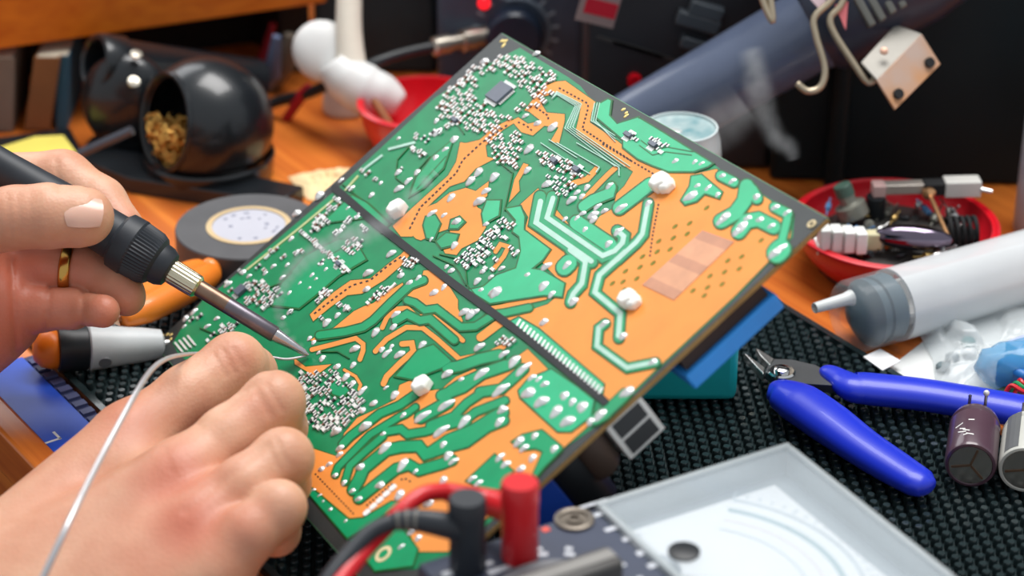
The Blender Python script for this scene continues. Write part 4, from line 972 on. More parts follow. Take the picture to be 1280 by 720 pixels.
# ------------------------------------------------------------------ syringe
sr_ = 13.6
f0 = pz(1082, 391, sr_); f1 = pz(1290, 331, sr_); sax = (f1 - f0); sax.z = 0; sax.normalize()
syr = empty('syringe', Vector((f0.x, f0.y, 0)), 'large frosted plastic syringe with a grey rubber piston lying on the bench', 'syringe')
frosted = mat('frosted_plastic', sr(226, 230, 232), 0.22, var=0.03, alpha=0.74, spec=0.5)
clearp = mat('clear_barrel', sr(228, 232, 232), 0.15, var=0.03, alpha=0.14, spec=0.6)
MB().lathe([(sr_ - 1, 12), (sr_, 12), (sr_, 170), (sr_ - 1, 170)], f0, sax, 48, close=False).build('barrel', frosted, syr, smooth=True, sharp=40)
MB().lathe([(3.5, -9), (sr_ - 2.2, -8), (sr_ - 0.5, -6.5), (sr_, -5), (sr_, 12)], f0, sax, 48, close=False).build('barrel_nose', clearp, syr, smooth=True, sharp=40)
nz0 = f0 - sax * 7.0 + UP * 8.0
MB().lathe([(3.0, 0), (2.3, -3), (1.9, -16), (1.5, -16), (1.5, -2)], nz0, sax, 20).build('nozzle', mat('nozzle_white', sr(226, 230, 228), 0.3, alpha=0.85), syr, smooth=True)
rubg = mat('piston_rubber', sr(74, 96, 108), 0.4, var=0.06)
MB().lathe([(0.0, -6.5), (4, -6), (sr_ - 3, -1.5), (sr_ - 1.1, 0), (sr_ - 1.1, 1.8), (sr_ - 2.0, 2.4), (sr_ - 2.0, 3.6), (sr_ - 1.1, 4.2), (sr_ - 1.1, 10), (sr_ - 2, 11), (0.0, 11)], f0, sax, 40).build('piston', rubg, syr, smooth=True, sharp=30)
x, y, _ = frame(sax, UP)
MB().box(f0 + sax * 95, (20, 1.6, 165), x, y, sax).build('plunger_rod', mat('rod_white', sr(232, 232, 230), 0.4), syr)
MB().box(f0 + sax * 95, (1.6, 20, 165), x, y, sax).build('plunger_rod', mat('rod_white', sr(232, 232, 230), 0.4), syr)
MB().lathe([(sr_, 168), (20, 168.5), (20, 171), (sr_, 171.5)], f0, sax, 40).build('finger_flange', frosted, syr)
# paper tag and plastic bag
pp = [pz(1079, 447, 3.5), pz(1100, 437, 3.5), pz(1126, 452, 3.5), pz(1103, 464, 3.5)]
tag(MB().prism(pp, (0, 0, 0.4)).build('paper_scrap', mat('paper', sr(240, 240, 240), 0.7)), 'small white paper scrap at the corner of the mat beside the syringe', 'paper')
def crumple(name, outline, z, hgt, m, label, cat, seed, n=34, cells=7.0):
    rng = np.random.RandomState(seed); C0 = [Vector(pz(px, py, z)) for px, py in outline]
    b = MB(); vs = []; cx = sum((c for c in C0), Vector()) / len(C0)
    K = len(C0); pts = rng.rand(26, 2) * 2 - 1; hts = rng.rand(26)
    rings = 22; M_ = 72
    for lay in (0, 1):
        for i in range(rings + 1):
            for j in range(M_):
                t = j / M_ * K; k = int(t); e = C0[k].lerp(C0[(k + 1) % K], t - k)
                p = cx.lerp(e, i / rings); rr = i / rings
                u = (i / rings) * math.cos(2 * math.pi * j / M_); v = (i / rings) * math.sin(2 * math.pi * j / M_)
                dd = np.abs((pts - [u, v]) @ np.array([[.8, .6], [-.6, .8]])).sum(1); o = np.argsort(dd)[:2]
                h = hgt * (1 - rr ** 4) * (0.35 + 0.65 * hts[o[0]]) * min(1, (0.4 + (dd[o[1]] - dd[o[0]]) * 3))
                vs.append(Vector((p.x, p.y, z + (h + 0.25 if lay == 0 else 0.0))))
    fs = []
    for lay in (0, 1):
        o = lay * (rings + 1) * M_
        for i in range(rings):
            for j in range(M_):
                q = (o + i * M_ + j, o + (i + 1) * M_ + j, o + (i + 1) * M_ + (j + 1) % M_, o + i * M_ + (j + 1) % M_)
                fs.append(q if lay == 0 else q[::-1])
    b.add(vs, fs); o = b.build(name, m, smooth=True, sharp=0)
    return tag(o, label, cat)
bagm = mat('clear_bag', sr(232, 238, 240), 0.14, var=0.02, alpha=0.38, spec=0.7)
crumple('plastic_bag', [(1140, 402), (1200, 378), (1330, 360), (1360, 430), (1330, 510), (1230, 505), (1170, 486), (1166, 450)], 1.2, 11, bagm, 'crumpled clear plastic bag lying between syringe and blue pliers', 'bag', 4)
shp = [pz(1110, 462, 0.1), pz(1190, 400, 0.1), pz(1400, 330, 0.1), pz(1420, 480, 0.1), pz(1290, 545, 0.1), pz(1200, 512, 0.1)]
tag(MB().prism(shp, (0, 0, 0.4)).build('foam_sheet', mat('foam_sheet', sr(222, 224, 222), 0.7, var=0.04)), 'off-white sheet lying on the bench under the clear bag', 'sheet')
for i, (x, y, m, nm, lb) in enumerate(((1210, 432, mat('teal_part', sr(70, 130, 130), 0.4), 'capacitor', 'tiny teal capacitor inside the clear bag'), (1212, 446, white_pl, 'button', 'tiny white button inside the clear bag'), (1190, 452, mat('grey_part', sr(110, 124, 128), 0.4), 'resistor', 'tiny grey component inside the clear bag'), (1178, 464, mat('grey_part', sr(110, 124, 128), 0.4), 'resistor', 'tiny grey component inside the clear bag'))):
    c = pz(x, y, 0.6)
    o = tag(MB().lathe([(2.2, 0), (2.6, 0.6), (2.6, 2.2), (2.0, 2.9), (0.0, 2.9)], c, UP, 16).build(nm, m, smooth=True, sharp=30), lb, nm, 'loose parts in the bag')
# blue wrapped pack
bp_ = pz(1265, 497, 0.5)
pack = empty('battery_pack', bp_, 'blue shrink-wrapped battery pack with red and green wires', 'battery pack')
wrap = mat('blue_wrap', sr(90, 176, 226), 0.15, var=0.1, alpha=0.55, spec=0.6)
pc = pz(1262, 470, 10)
b = MB().ell(pc + Vector((9, 6, 0)), 20, 11, 10, seg=24, rings=12)
rr = random.Random(8)
for v in b.v: v += Vector((rr.uniform(-1, 1), rr.uniform(-1, 1), rr.uniform(-.8, .8))) * 0.8
b.build('wrap', wrap, pack, smooth=True, sharp=0)
MB().box(pc + Vector((10, 6, -1)), (26, 14, 11), EP, ED, UP).build('cell', mat('cell_blue', sr(40, 116, 190), 0.4), pack, bevel=2)
MB().box(pz(1274, 494, 4), (20, 8, 6), EP, ED, UP).build('circuit', mat('pack_pcb', sr(30, 60, 44), 0.5), pack, bevel=0.4)
MB().box(pz(1277, 438, 14), (9, 8, 7), EP, ED, UP).build('tab', mat('tab_grey', sr(176, 186, 214), 0.5), pack, bevel=0.8)
for i, m in enumerate((redc, mat('green_wire', sr(20, 150, 90), 0.4), redc)):
    MB().tube(smooth_path([pz(1255 + 6 * i, 496, 8), pz(1264 + 5 * i, 482 - 3 * i, 12), pz(1280, 490 - 5 * i, 12), pz(1300, 494, 8)], 6), 0.8, 8).build('wire', m, pack, smooth=True)
# ------------------------------------------------------------------ red bowl of spare parts
def bowl(name, c, r, h, label, rb=0.66):
    t = empty(name, Vector((c.x, c.y, 0)), label, 'bowl')
    o = Vector((c.x, c.y, 0))
    pr = [(0.0, 0.0), (r * rb * 0.98, 0.0), (r * rb, 0.8)]
    for i in range(1, 9):
        a = i / 8; pr.append((r * (rb + (0.96 - rb) * math.sin(a * math.pi / 2) ** 1.0), 0.8 + (h - 1.4) * a))
    out = pr + [(r, h - 0.4), (r, h + 0.4), (r * 0.975, h + 0.7)]
    inn = [(q[0] - 1.6, q[1] + 1.2) for q in pr[3:]][::-1]
    out += [(r * 0.95, h - 0.2)] + inn + [(r * rb - 2, 1.8), (0.0, 1.8)]
    MB().lathe(out, o, UP, 64).build('bowl_shell', red_pl, t, smooth=True, sharp=40)
    MB().lathe([(r * rb * 0.9, 0.0), (r * rb * 0.9, 1.0), (r * rb * 0.82, 1.0)], o, UP, 48).build('foot_ring', red_pl, t)
    return t
BH = 20
bc = pz(1119, 279, BH); br = 130 * mmpp(bc)
bowl('bowl', bc, br, BH, 'shallow red plastic bowl full of spare electronic parts')
G_ = 'spare parts in the red bowl'
tag(MB().lathe([(0, 3), (br * 0.74, 3), (br * 0.82, 11), (br * 0.72, 14), (br * 0.4, 16), (0.0, 16.5)], Vector((bc.x, bc.y, 0)), UP, 24).build('scrap_heap', mat('scrap', sr(52, 50, 48), 0.6, var=0.4, scale=260, bump=0.8, bscale=300), smooth=True), 'dark heap of small electronic scrap filling the red bowl', 'scrap', None, 'stuff')
def item(name, label, cat, build, parts=()):
    return tag(build, label, cat, G_)
def bz(px, py, z=20): return pz(px, py, z)
# white connector: four blocks
wc = empty('connector', bz(1052, 305, 18), 'white multi-pole plastic connector in the red bowl', 'connector', G_)
dx = (bz(1085, 300) - bz(1025, 303)).normalized(); dy = UP.cross(dx)
for i in range(4):
    MB().box(bz(1030 + 15 * i, 296 + 1.5 * i, 24), (4.0, 7, 8.5), dx, dy, UP).build('connector_block', white_pl, wc, bevel=0.5)
MB().box(bz(1050, 306, 19), (19, 8, 4), dx, dy, UP).build('connector_base', white_pl, wc, bevel=0.4)
c = bz(1142, 297, 23); dx = (bz(1190, 302) - bz(1095, 295)).normalized(); dy = UP.cross(dx)
item('reed_coil', 'glossy dark metal can with pointed ends in the red bowl', 'component', MB().tube([c + dx * q for q in (-14.5, -13.5, -10, -5, 0, 5, 10, 13.5, 14.5)], [0.8, 2.2, 3.8, 4.7, 5.0, 4.6, 3.6, 2.0, 0.6], 20).build('metal_can', mat('dark_chrome', sr(120, 110, 126), 0.14, 1.0), smooth=True, sharp=0))
item('screw', 'long copper-coloured screw leaning in the red bowl', 'screw', MB().tube([bz(1160, 240, 27), bz(1162, 243, 27), bz(1163, 246, 26.6), bz(1186, 297, 22)], [2.6, 2.6, 0.9, 0.9], 12).build('screw', mat('copper', sr(220, 168, 120), 0.3, 0.9), smooth=True, sharp=30))
ft = empty('fuse_holder', bz(1150, 236, 26), 'long pale metal strip with end caps across the red bowl', 'fuse holder', G_)
dx = (bz(1225, 232, 28) - bz(1090, 235, 28)).normalized(); dy = UP.cross(dx)
MB().box(bz(1127, 234, 28), (17, 5, 4), dx, dy, UP).build('strip', mat('pale_metal', sr(200, 190, 180), 0.35, 0.6), ft, bevel=0.4)
MB().box(bz(1168, 234, 28), (9, 6, 5), dx, dy, UP).build('middle', blackm, ft, bevel=0.5)
MB().box(bz(1202, 233, 28), (14, 7, 6.5), dx, dy, UP).build('end_block', mat('pale_grey', sr(206, 204, 198), 0.4), ft, bevel=0.5)
MB().tube([bz(1222, 236, 28), bz(1240, 240, 27.5)], 0.9, 8).build('pin', steel, ft)
MB().box(bz(1098, 236, 28), (5, 6, 5), dx, dy, UP).build('end_cap', mat('pinkish', sr(206, 170, 165), 0.4), ft, bevel=0.5)
p = empty('potentiometer', bz(1062, 262, 20), 'grey potentiometer with a short green-tipped shaft in the red bowl', 'potentiometer', G_)
ax = (bz(1055, 238, 30) - bz(1068, 270, 20)).normalized()
MB().lathe([(6, 0), (6, 5), (4, 5.5), (3.2, 6), (3.2, 11), (2.6, 11.5), (0.0, 11.5)], bz(1068, 270, 20), ax, 24).build('pot_body', mat('pot_grey', sr(132, 132, 122), 0.4, 0.4), p, smooth=True, sharp=30)
MB().lathe([(3.6, 9), (3.6, 13), (3.2, 13.6), (0.0, 13.6)], bz(1068, 270, 20), ax, 20).build('pot_knob', mat('green_grey', sr(70, 96, 84), 0.4), p, smooth=True, sharp=30)
item('dark_cap', 'small upright black capacitor standing in the red bowl', 'capacitor', MB().lathe([(3.6, 0), (3.8, 1), (3.8, 10), (3.4, 10.6), (2.0, 10.2), (0.0, 10.2)], bz(1093, 275, 15), UP, 20).build('capacitor', black, smooth=True, sharp=30))
item('spring', 'coil of black wire at the edge of the red bowl', 'coil', MB().tube([bz(1200, 288, 20) + (x_ := dx) * (2.4 * t / 6.28 - 5) + Vector((0, math.cos(t) * 5, math.sin(t) * 5)) for t in [k * 0.45 for k in range(70)]], 0.9, 8).build('wire_coil', blackm, smooth=True, sharp=0))
item('cream_part', 'cream plastic spacer beside the white connector in the red bowl', 'spacer', MB().box(bz(1092, 300, 21), (6, 5, 7), dx, dy, UP).build('spacer', mat('cream_pl', sr(206, 198, 160), 0.5), bevel=0.8))
rb = random.Random(21)
kinds = [('steel', steel), ('blue', mat('blue_res', sr(90, 140, 190), 0.3)), ('brass', mat('brassy', sr(190, 160, 100), 0.3, 0.9)), ('grey', mat('pot_grey', sr(132, 132, 122), 0.4)), ('black', black)]
for i in range(34):
    nm, m = kinds[i % 5]; a = rb.uniform(0, 6.28); R_ = br * 0.72 * math.sqrt(rb.random()); c = Vector((bc.x + R_ * math.cos(a), bc.y + R_ * math.sin(a), rb.uniform(15.5, 19.5)))
    ax = Vector((rb.uniform(-1, 1), rb.uniform(-1, 1), rb.uniform(-.3, .5))).normalized(); l = rb.uniform(3, 6); r = rb.uniform(0.9, 2.0)
    item('part', 'small %s component lying loose in the scrap of the red bowl' % nm, 'component', MB().tube([c - ax * l * 1.5, c - ax * l * 0.52, c - ax * l * 0.5, c - ax * l * 0.35, c + ax * l * 0.35, c + ax * l * 0.5, c + ax * l * 0.52, c + ax * l * 1.5], [0.35, 0.35, r * 0.8, r, r, r * 0.8, 0.35, 0.35], 10).build('component', m, smooth=True, sharp=40))
# second red bowl behind the board
b2c = pz(530, 128, 24); bowl('bowl', b2c, 84 * mmpp(b2c), 24, 'red plastic bowl standing behind the circuit board, a stick leaning in it')
tag(MB().tube([pz(463, 118, 25), pz(482, 150, 16), pz(497, 175, 8)], [1.6, 2.2, 1.4], 10).build('wooden_stick', mat('stick', sr(160, 108, 70), 0.6), smooth=True), 'short brown stick leaning over the rim of the red bowl', 'stick')

# ------------------------------------------------------------------ roll of insulating tape
tcn = pz(311, 282, 18); tk = mmpp(tcn); R0 = 92 * tk; R1 = 50 * tk
tape = empty('tape_roll', Vector((tcn.x, tcn.y, 0)), 'roll of dark grey insulating tape with a white round label', 'tape roll')
o = Vector((tcn.x, tcn.y, 0))
MB().lathe([(R1 + 0.8, 0), (R0, 0), (R0, 17.4), (R0 - 0.4, 18), (R1 + 0.8, 18)], o, UP, 72, close=False).build('tape', mat('tape_grey', sr(84, 84, 86), 0.5, var=0.12), tape, smooth=True, sharp=30)
MB().lathe([(R1 - 1.2, 0), (R1 + 1.0, 0), (R1 + 1.0, 18.3), (R1 - 1.2, 18.3)], o, UP, 60, close=False).build('core', mat('core_card', sr(206, 180, 138), 0.7), tape, smooth=True, sharp=30)
lb = MB().lathe([(R1 - 1.2, 17.2), (R1 - 1.2, 18.0), (0.0, 18.0)], o, UP, 60).build('label_disc', mat('label_white', sr(188, 188, 198), 0.6, var=0.03), tape)
rl = random.Random(2)
for i in range(14):
    a = rl.uniform(0, 6.28); R_ = rl.choice((0.45, 0.72)) * R1; d = Vector((math.cos(a), math.sin(a), 0))
    MB().box(o + d * R_ + UP * 18.03, (rl.uniform(0.8, 1.6), rl.uniform(1.0, 2.4), 0.1), d, UP.cross(d), UP).build('label_print', mat('label_ink', sr(140, 142, 160), 0.6), lb)

# ------------------------------------------------------------------ screwdrivers
z = MATZ + 8
s0 = pz(58, 437, z); s1 = pz(200, 430, z - 4.5); sa = (s1 - s0).normalized()
sd = empty('screwdriver', Vector((s0.x, s0.y, MATZ)), 'screwdriver with grey handle, black collar and orange end cap', 'screwdriver')
k = mmpp(s0)
MB().lathe([(0.0, -5), (3.8, -4.4), (6.2, -2.0), (6.9, 1), (6.9, 5)], s0, sa, 28).build('end_cap', mat('orange_pl', sr(238, 122, 22), 0.4), sd, smooth=True, sharp=0)
MB().lathe([(6.4, 3.5), (8.2, 4), (8.5, 6), (8.2, 9), (8.0, 14), (7.4, 14.6)], s0, sa, 32).build('collar', black, sd, smooth=True, sharp=35)
MB().lathe([(7.0, 14), (8.2, 15), (8.0, 18), (7.0, 26), (6.2, 34), (5.2, 40.5), (3.0, 41.5)], s0, sa, 32).build('grip', mat('grey_grip', sr(196, 200, 202), 0.4), sd, smooth=True, sharp=35)
MB().tube([s0 + sa * 40, s0 + sa * 62], 1.6, 14).build('shank', steel, sd, smooth=True)
dn = (CAM - (s0 + sa * 22)).normalized(); dn = (dn - sa * dn.dot(sa)).normalized(); dn = (dn - UP * 0.75).normalized(); dn = (dn - sa * dn.dot(sa)).normalized()
MB().lathe([(2.3, 0), (2.3, 0.7), (0.0, 0.7)], s0 + sa * 19.5 + dn * 7.35, dn, 18).build('grip_hole', mat('hole_grey', sr(112, 114, 118), 0.5), sd)
z2 = 13
o0 = pz(262, 337, z2); o1 = pz(128, 408, z2 + 4); oa = (o1 - o0).normalized()
od = empty('screwdriver', Vector((o0.x, o0.y, 0)), 'orange-handled screwdriver lying behind the soldering iron', 'screwdriver')
om = mat('orange_pl2', sr(242, 132, 40), 0.35, coat=0.2)
for s in (-1, 1):
    sdv = oa.cross(UP).normalized() * (s * 3.4)
    MB().tube(smooth_path([o0 + sdv * 0.4, o0 + oa * 2 + sdv * .7, o0 + oa * 8 + sdv, o0 + oa * 24 + sdv * 1.1, o0 + oa * 40 + sdv, o0 + oa * 52 + sdv * .6], 5), lerp_list([1.5, 4.2, 5.2, 5.6, 5.2, 3.0], 5), 18).build('handle_lobe', om, od, smooth=True, sharp=0)
MB().ell(o0 - oa * 0.5, 4.4, 4.4, 4.4, seg=18, rings=10).build('handle_end', om, od, smooth=True)
MB().tube([o0 + oa * 48, o0 + oa * 56], 2.0, 12).build('shank', steel, od, smooth=True)

# ------------------------------------------------------------------ blue sheet on the bench edge
def strip(a0, a1, b0, b1, z0, z1): return MB().prism([bench_pt(a0, b0, z0), bench_pt(a1, b0, z0), bench_pt(a1, b1, z0), bench_pt(a0, b1, z0)], (0, 0, z1 - z0))
bA = (pz(0, 462, 3) - e0).dot(ED); bB0 = 9.5; bB1 = MB0 - 7
bs = empty('blue_folder', bench_pt(bA + 60, (bB0 + bB1) / 2, 0), 'bright blue plastic folder lying between the mat and the bench lip', 'folder')
strip(bA - 4, bA + 160, bB0, bB1, 0, 3.2).build('cover', mat('blue_folder', sr(24, 84, 210), 0.4), bs, bevel=0.5)
pl = strip(bA - 4, bA + 160, bB1, bB1 + 5.5, 0, 2.6).build('spine', mat('navy_ridge', sr(46, 52, 92), 0.55, var=0.2), bs, bevel=0.5)
for i in range(26): strip(bA + 6 * i, bA + 6 * i + 3.4, bB1 + 0.5, bB1 + 5, 2.6, 3.6).build('spine_rib', mat('navy_rib', sr(74, 80, 120), 0.5), bs)
w = pz(66, 551, 3.3)
for dxy, (lx, ly) in (((0, 0), (6, 0.9)), ((2.6, -2.4), (0.9, 5.5))):
    MB().box(w + ED * dxy[1] + EP * dxy[0], (lx, ly, 0.2), EP, ED, UP).build('print_mark', white_pl, bs)

# ------------------------------------------------------------------ iron stand: dome with brass wool, tube holder, tray with sponge
gl = mat('stand_black', sr(24, 28, 32), 0.3, var=0.1, coat=0.3)
sc_ = pz(262, 226, 0); k = mmpp(sc_ + UP * 25); RD = 80 * k
stand = hs = empty('soldering_stand', Vector((sc_.x, sc_.y, 0)), 'black soldering iron stand with a tube holder and a dome of brass wool', 'soldering stand')
RD = 84 * k; dc = pz(259, 154, RD * 0.86)
ax = Vector((-0.80, -0.54, 0.26)).normalized(); X, Y, _ = frame(ax)
vs = []; fs = []; seg = 48; th0 = math.radians(46)
for lay, rr in ((0, RD), (1, RD - 2)):
    for i in range(25):
        t = th0 + (math.pi - th0) * i / 24
        for j in range(seg):
            p = 2 * math.pi * j / seg; vs.append(dc + ax * (rr * math.cos(t)) + (X * math.cos(p) + Y * math.sin(p)) * (rr * max(math.sin(t), 1e-3)))
for lay in (0, 1):
    o = lay * 25 * seg
    for i in range(24):
        for j in range(seg):
            q = (o + i * seg + j, o + (i + 1) * seg + j, o + (i + 1) * seg + (j + 1) % seg, o + i * seg + (j + 1) % seg); fs.append(q if lay == 0 else q[::-1])
for j in range(seg): fs.append((j, (j + 1) % seg, 25 * seg + (j + 1) % seg, 25 * seg + j))
dome = MB().add([Vector((v.x, v.y, max(v.z, 1.0))) for v in vs], fs).build('dome', gl, stand, smooth=True, sharp=50)
rimp = [dc + ax * (RD * math.cos(th0)) + (X * math.cos(a) + Y * math.sin(a)) * (RD * math.sin(th0)) for a in [2 * math.pi * i / 48 for i in range(49)]]
MB().tube(rimp, 1.3, 8, caps=False).build('opening_rim', gl, stand, smooth=True)
MB().lathe([(RD * 0.9, 0), (RD * 0.95, 2), (RD * 0.99, 10), (RD * 0.96, 11)], Vector((dc.x, dc.y, 0)), UP, 64, close=False).build('base_ring', gl, stand, smooth=True)
wool = MB(); rw = random.Random(4)
for i in range(330):
    c = dc + ax * rw.uniform(4, 20) + X * rw.uniform(-20, -1) + Y * rw.uniform(-16, 16)
    if (c - dc).length > RD - 4.5: continue
    d1 = Vector((rw.uniform(-1, 1), rw.uniform(-1, 1), rw.uniform(-1, 1))).normalized(); d2 = d1.orthogonal().normalized(); r = rw.uniform(1.6, 3.4)
    wool.tube([c + d1 * (r * math.cos(t)) + d2 * (r * math.sin(t)) + d1.cross(d2) * (t * 0.4) for t in [q * 0.7 for q in range(9)]], 0.42, 4)
tag(wool.build('brass_wool', mat('brass', sr(226, 178, 96), 0.3, 0.9), stand, smooth=True, sharp=0), 'curly brass wool inside the dome', None, None, 'stuff')
# tube holder behind
hd = 1005
ta = pd(118, 78, hd); tb_ = pd(345, 108, 1062); tax = (tb_ - ta).normalized(); rt = 36 * mmpp(ta)
MB().lathe([(rt - 2.4, 20), (rt - 2.4, 0.4), (rt - 1.6, -0.6), (rt, 0), (rt + 0.6, 2), (rt + 0.6, 12), (rt - 0.6, 14), (rt - 1, 80)], ta, tax, 48, close=False).build('holder_tube', gl, hs, smooth=True, sharp=35)
MB().lathe([(0.0, 18), (rt - 2.4, 18)], ta, tax, 32, close=False).build('tube_bottom', blackm, hs)
sb = pd(160, 128, 1012); rs = 58 * mmpp(sb)
MB().ell(sb, rs, rs * 0.6, sb.z * 0.97, seg=32, rings=16).build('holder_body', gl, hs, smooth=True)
for x, y in ((167, 103), (170, 69)):
    c = pd(x, y, 1012 - 16); nn = (c - sb).normalized()
    MB().lathe([(2.6, 0), (2.4, 1.0), (0.0, 1.4)], c, nn, 16).build('screw', mat('screw_pale', sr(196, 190, 176), 0.3, 0.7), hs, smooth=True)
foot = Vector((sb.x, sb.y + 4, 0))
MB().lathe([(20, 0), (20, 2), (12, 4), (10, sb.z)], foot, UP, 32).build('pillar', gl, hs, smooth=True, sharp=30)
MB().tube([pz(100, 192, 14), pz(165, 163, 26)], 2.0, 10).build('arm', mat('arm_grey', sr(84, 90, 100), 0.35, 0.4), hs, smooth=True)
def quad(name, pts, z0, z1, m, parent, bev=0.8): return MB().prism([pz(x, y, z1) - UP * (z1 - z0) for x, y in pts], (0, 0, z1 - z0)).build(name, m, parent, bevel=bev)
quad('base_bar', [(95, 196), (140, 184), (380, 232), (350, 252), (160, 222)], 0, 7, gl, hs)
quad('tray', [(-40, 176), (88, 158), (106, 192), (-40, 205)], 0, 8, gl, hs, 1.5)
sp = quad('cleaning_sponge', [(-10, 186), (42, 170), (80, 168), (96, 190), (0, 192)], 8.0, 12.0, mat('sponge', sr(222, 208, 96), 0.85, bump=0.6, bscale=500), None); tag(sp, 'yellow cleaning sponge on the black stand tray', 'sponge')

# ------------------------------------------------------------------ shelf, books, clutter in the dark at the back
shelf_w = wood_mat('shelf_wood', sr(190, 92, 14), sr(214, 116, 26), 0.1, 0.4)
sd0, sd1 = 1230, 1330
zz = 40.0; sA = pz(-90, 74, zz); sB = pz(408, 3, zz)
sx = (sB - sA); sx.z = 0; sl_ = sx.length; sx.normalize(); sy = Vector((-sx.y, sx.x, 0))
shelf = empty('shelf', Vector(((sA.x + sB.x) / 2, (sA.y + sB.y) / 2, 0)), 'orange wooden shelf board raised above the back of the bench', 'shelf')
def sh(a, b, z): return sA + sx * a + sy * b + UP * (z - zz)
def shb(name, a0, a1, b0, b1, z0, z1, m): return MB().prism([sh(a0, b0, z0), sh(a1, b0, z0), sh(a1, b1, z0), sh(a0, b1, z0)], (0, 0, z1 - z0)).build(name, m, shelf, bevel=0.6)
shb('shelf_board', -150, sl_, 0, 150, zz, zz + 40, shelf_w)
shb('side_panel', -150, -135, 5, 150, 0, zz, shelf_w)
shb('shade_panel', -135, sl_ - 2, 62, 72, 0, zz, mat('gap_shade', sr(30, 24, 20), 0.8))  # shade of the gap under the shelf, painted in as a near-black panel
shb('side_panel', sl_ - 16, sl_ - 2, 20, 62, 0, zz, mat('gap_shade', sr(30, 24, 20), 0.8))  # end support coloured near-black to carry the same painted shade
def book(px0, px1, py0, d, col, lean, lbl, w=30):
    a = pz(px0, py0, 0); b = pz(px1, py0, 0); t = (b - a).length; dx_ = (b - a).normalized(); up = (UP + dx_ * lean).normalized(); dyy = up.cross(dx_).normalized() * -1
    H = 34; c = (a + b) / 2 + up * (H / 2 + abs(lean) * t / 2) + Vector((0, 20, 0))
    m = mat('book_' + lbl[0], col, 0.7, var=0.1); o = empty('book', Vector((c.x, c.y, 0)), lbl[1], 'book', 'books under the shelf')
    MB().box(c, (t, 40, H), dx_, Vector((0, 1, 0)), up).build('cover', m, o)
    MB().box(c + up * 0.4 + Vector((0, 0.5, 0)), (t * 0.8, 40, H), dx_, Vector((0, 1, 0)), up).build('pages', mat('pages', sr(200, 190, 170), 0.8), o)
book(-18, 16, 166, 0, sr(120, 108, 98), 0.12, ('a', 'greyish book leaning under the wooden shelf'))
book(30, 62, 165, 0, sr(134, 88, 52), 0.22, ('b', 'tan brown book leaning under the wooden shelf'))
book(70, 84, 162, 0, sr(48, 92, 116), 0.1, ('c', 'thin blue book beside the black stand'))
for i, (x, y, r, l, col, lbl) in enumerate(((340, 92, 4, 30, sr(86, 100, 128), 'blue-grey pen standing in the clutter behind the stand'), (335, 62, 3, 22, sr(150, 30, 44), 'red pen in the dark clutter behind the stand'), (378, 118, 2.6, 8, sr(170, 24, 40), 'red marker cap beside the white stand'), (356, 80, 5, 24, sr(96, 88, 78), 'brown pencil stub in the clutter behind the stand'))):
    c = pz(x, y, 14); h = 14
    o = tag(MB().tube([Vector((c.x - 8, c.y + 4, 0.5)), Vector((c.x, c.y, h)), Vector((c.x + 3, c.y - 1, h + l * .6))], [r * .8, r, r * .5], 12).build('pen', mat('pen_%d' % i, col, 0.5), smooth=True, sharp=30), lbl, 'pen', 'pens behind the stand')

# white plastic stand
ws = pz(425, 150, 0); wst = empty('white_stand', ws, 'white plastic stand with an upright pole and rounded foot', 'stand')
wm = mat('white_stand', sr(222, 222, 220), 0.45)
wd = 1022
MB().tube(smooth_path([pd(440, 96, wd), pd(437, 60, wd), pd(436, 20, wd), pd(438, -60, wd)], 4), lerp_list([7.0, 6.0, 5.5, 5.2], 4), 18).build('pole', mat('pole_cream', sr(236, 228, 212), 0.45), wst, smooth=True)
c = pd(405, 64, wd + 4); MB().ell(c, 14, 6, 13, (CR * .8 - CU * .6).normalized(), -CF, (CR * .6 + CU * .8).normalized(), 24, 12).build('lobe', wm, wst, smooth=True)
P_ = smooth_path([pd(418, 78, wd), pd(432, 96, wd), pd(456, 112, wd), pd(480, 120, wd), pd(500, 132, wd)], 5)
MB().tube(P_, lerp_list([7, 10, 11, 9, 5], 5), 20).build('neck', wm, wst, smooth=True, sharp=0)
fc = pz(432, 138, 0)
MB().lathe([(9, 0), (10, 1), (10, 5), (9, 9), (9, 14), (8, 20), (0.0, 20)], fc, UP, 36).build('foot', wm, wst, smooth=True, sharp=40)
# cable with metal plug, paper scrap, foil
cb = empty('power_cable', pz(430, 140, 0), 'thick black cable ending in a metal plug at the station', 'cable')
MB().tube(smooth_path([pz(290, 156, 6), pz(335, 131, 6), pz(390, 115, 16), pz(450, 86, 30), pz(500, 68, 34), pz(545, 58, 36)], 6), 2.4, 12).build('cord', black, cb, smooth=True, sharp=0)
a = pz(540, 59, 36); b = pz(612, 44, 36); d = (b - a).normalized()
MB().lathe([(3.0, 0), (4.2, 1), (4.2, 8), (3.4, 8.5), (3.4, 14), (5.0, 14.5), (5.0, 20), (4.4, 20.5), (4.4, 28)], a, d, 24).build('plug', mat('plug_metal', sr(190, 182, 170), 0.3, 0.9), cb, smooth=True, sharp=30)
crumple('paper_scrap', [(360, 222), (400, 214), (440, 212), (450, 236), (420, 256), (385, 250)], 0.2, 5, mat('beige_paper', sr(244, 214, 164), 0.8), 'crumpled beige paper scrap lying behind the board edge', 'paper', 9)
crumple('foil_scrap', [(338, 240), (352, 232), (368, 236), (366, 248), (346, 250)], 0.2, 3, mat('foil_blue', sr(150, 168, 186), 0.4), 'small bluish foil scrap beside the tape roll', 'foil', 3)

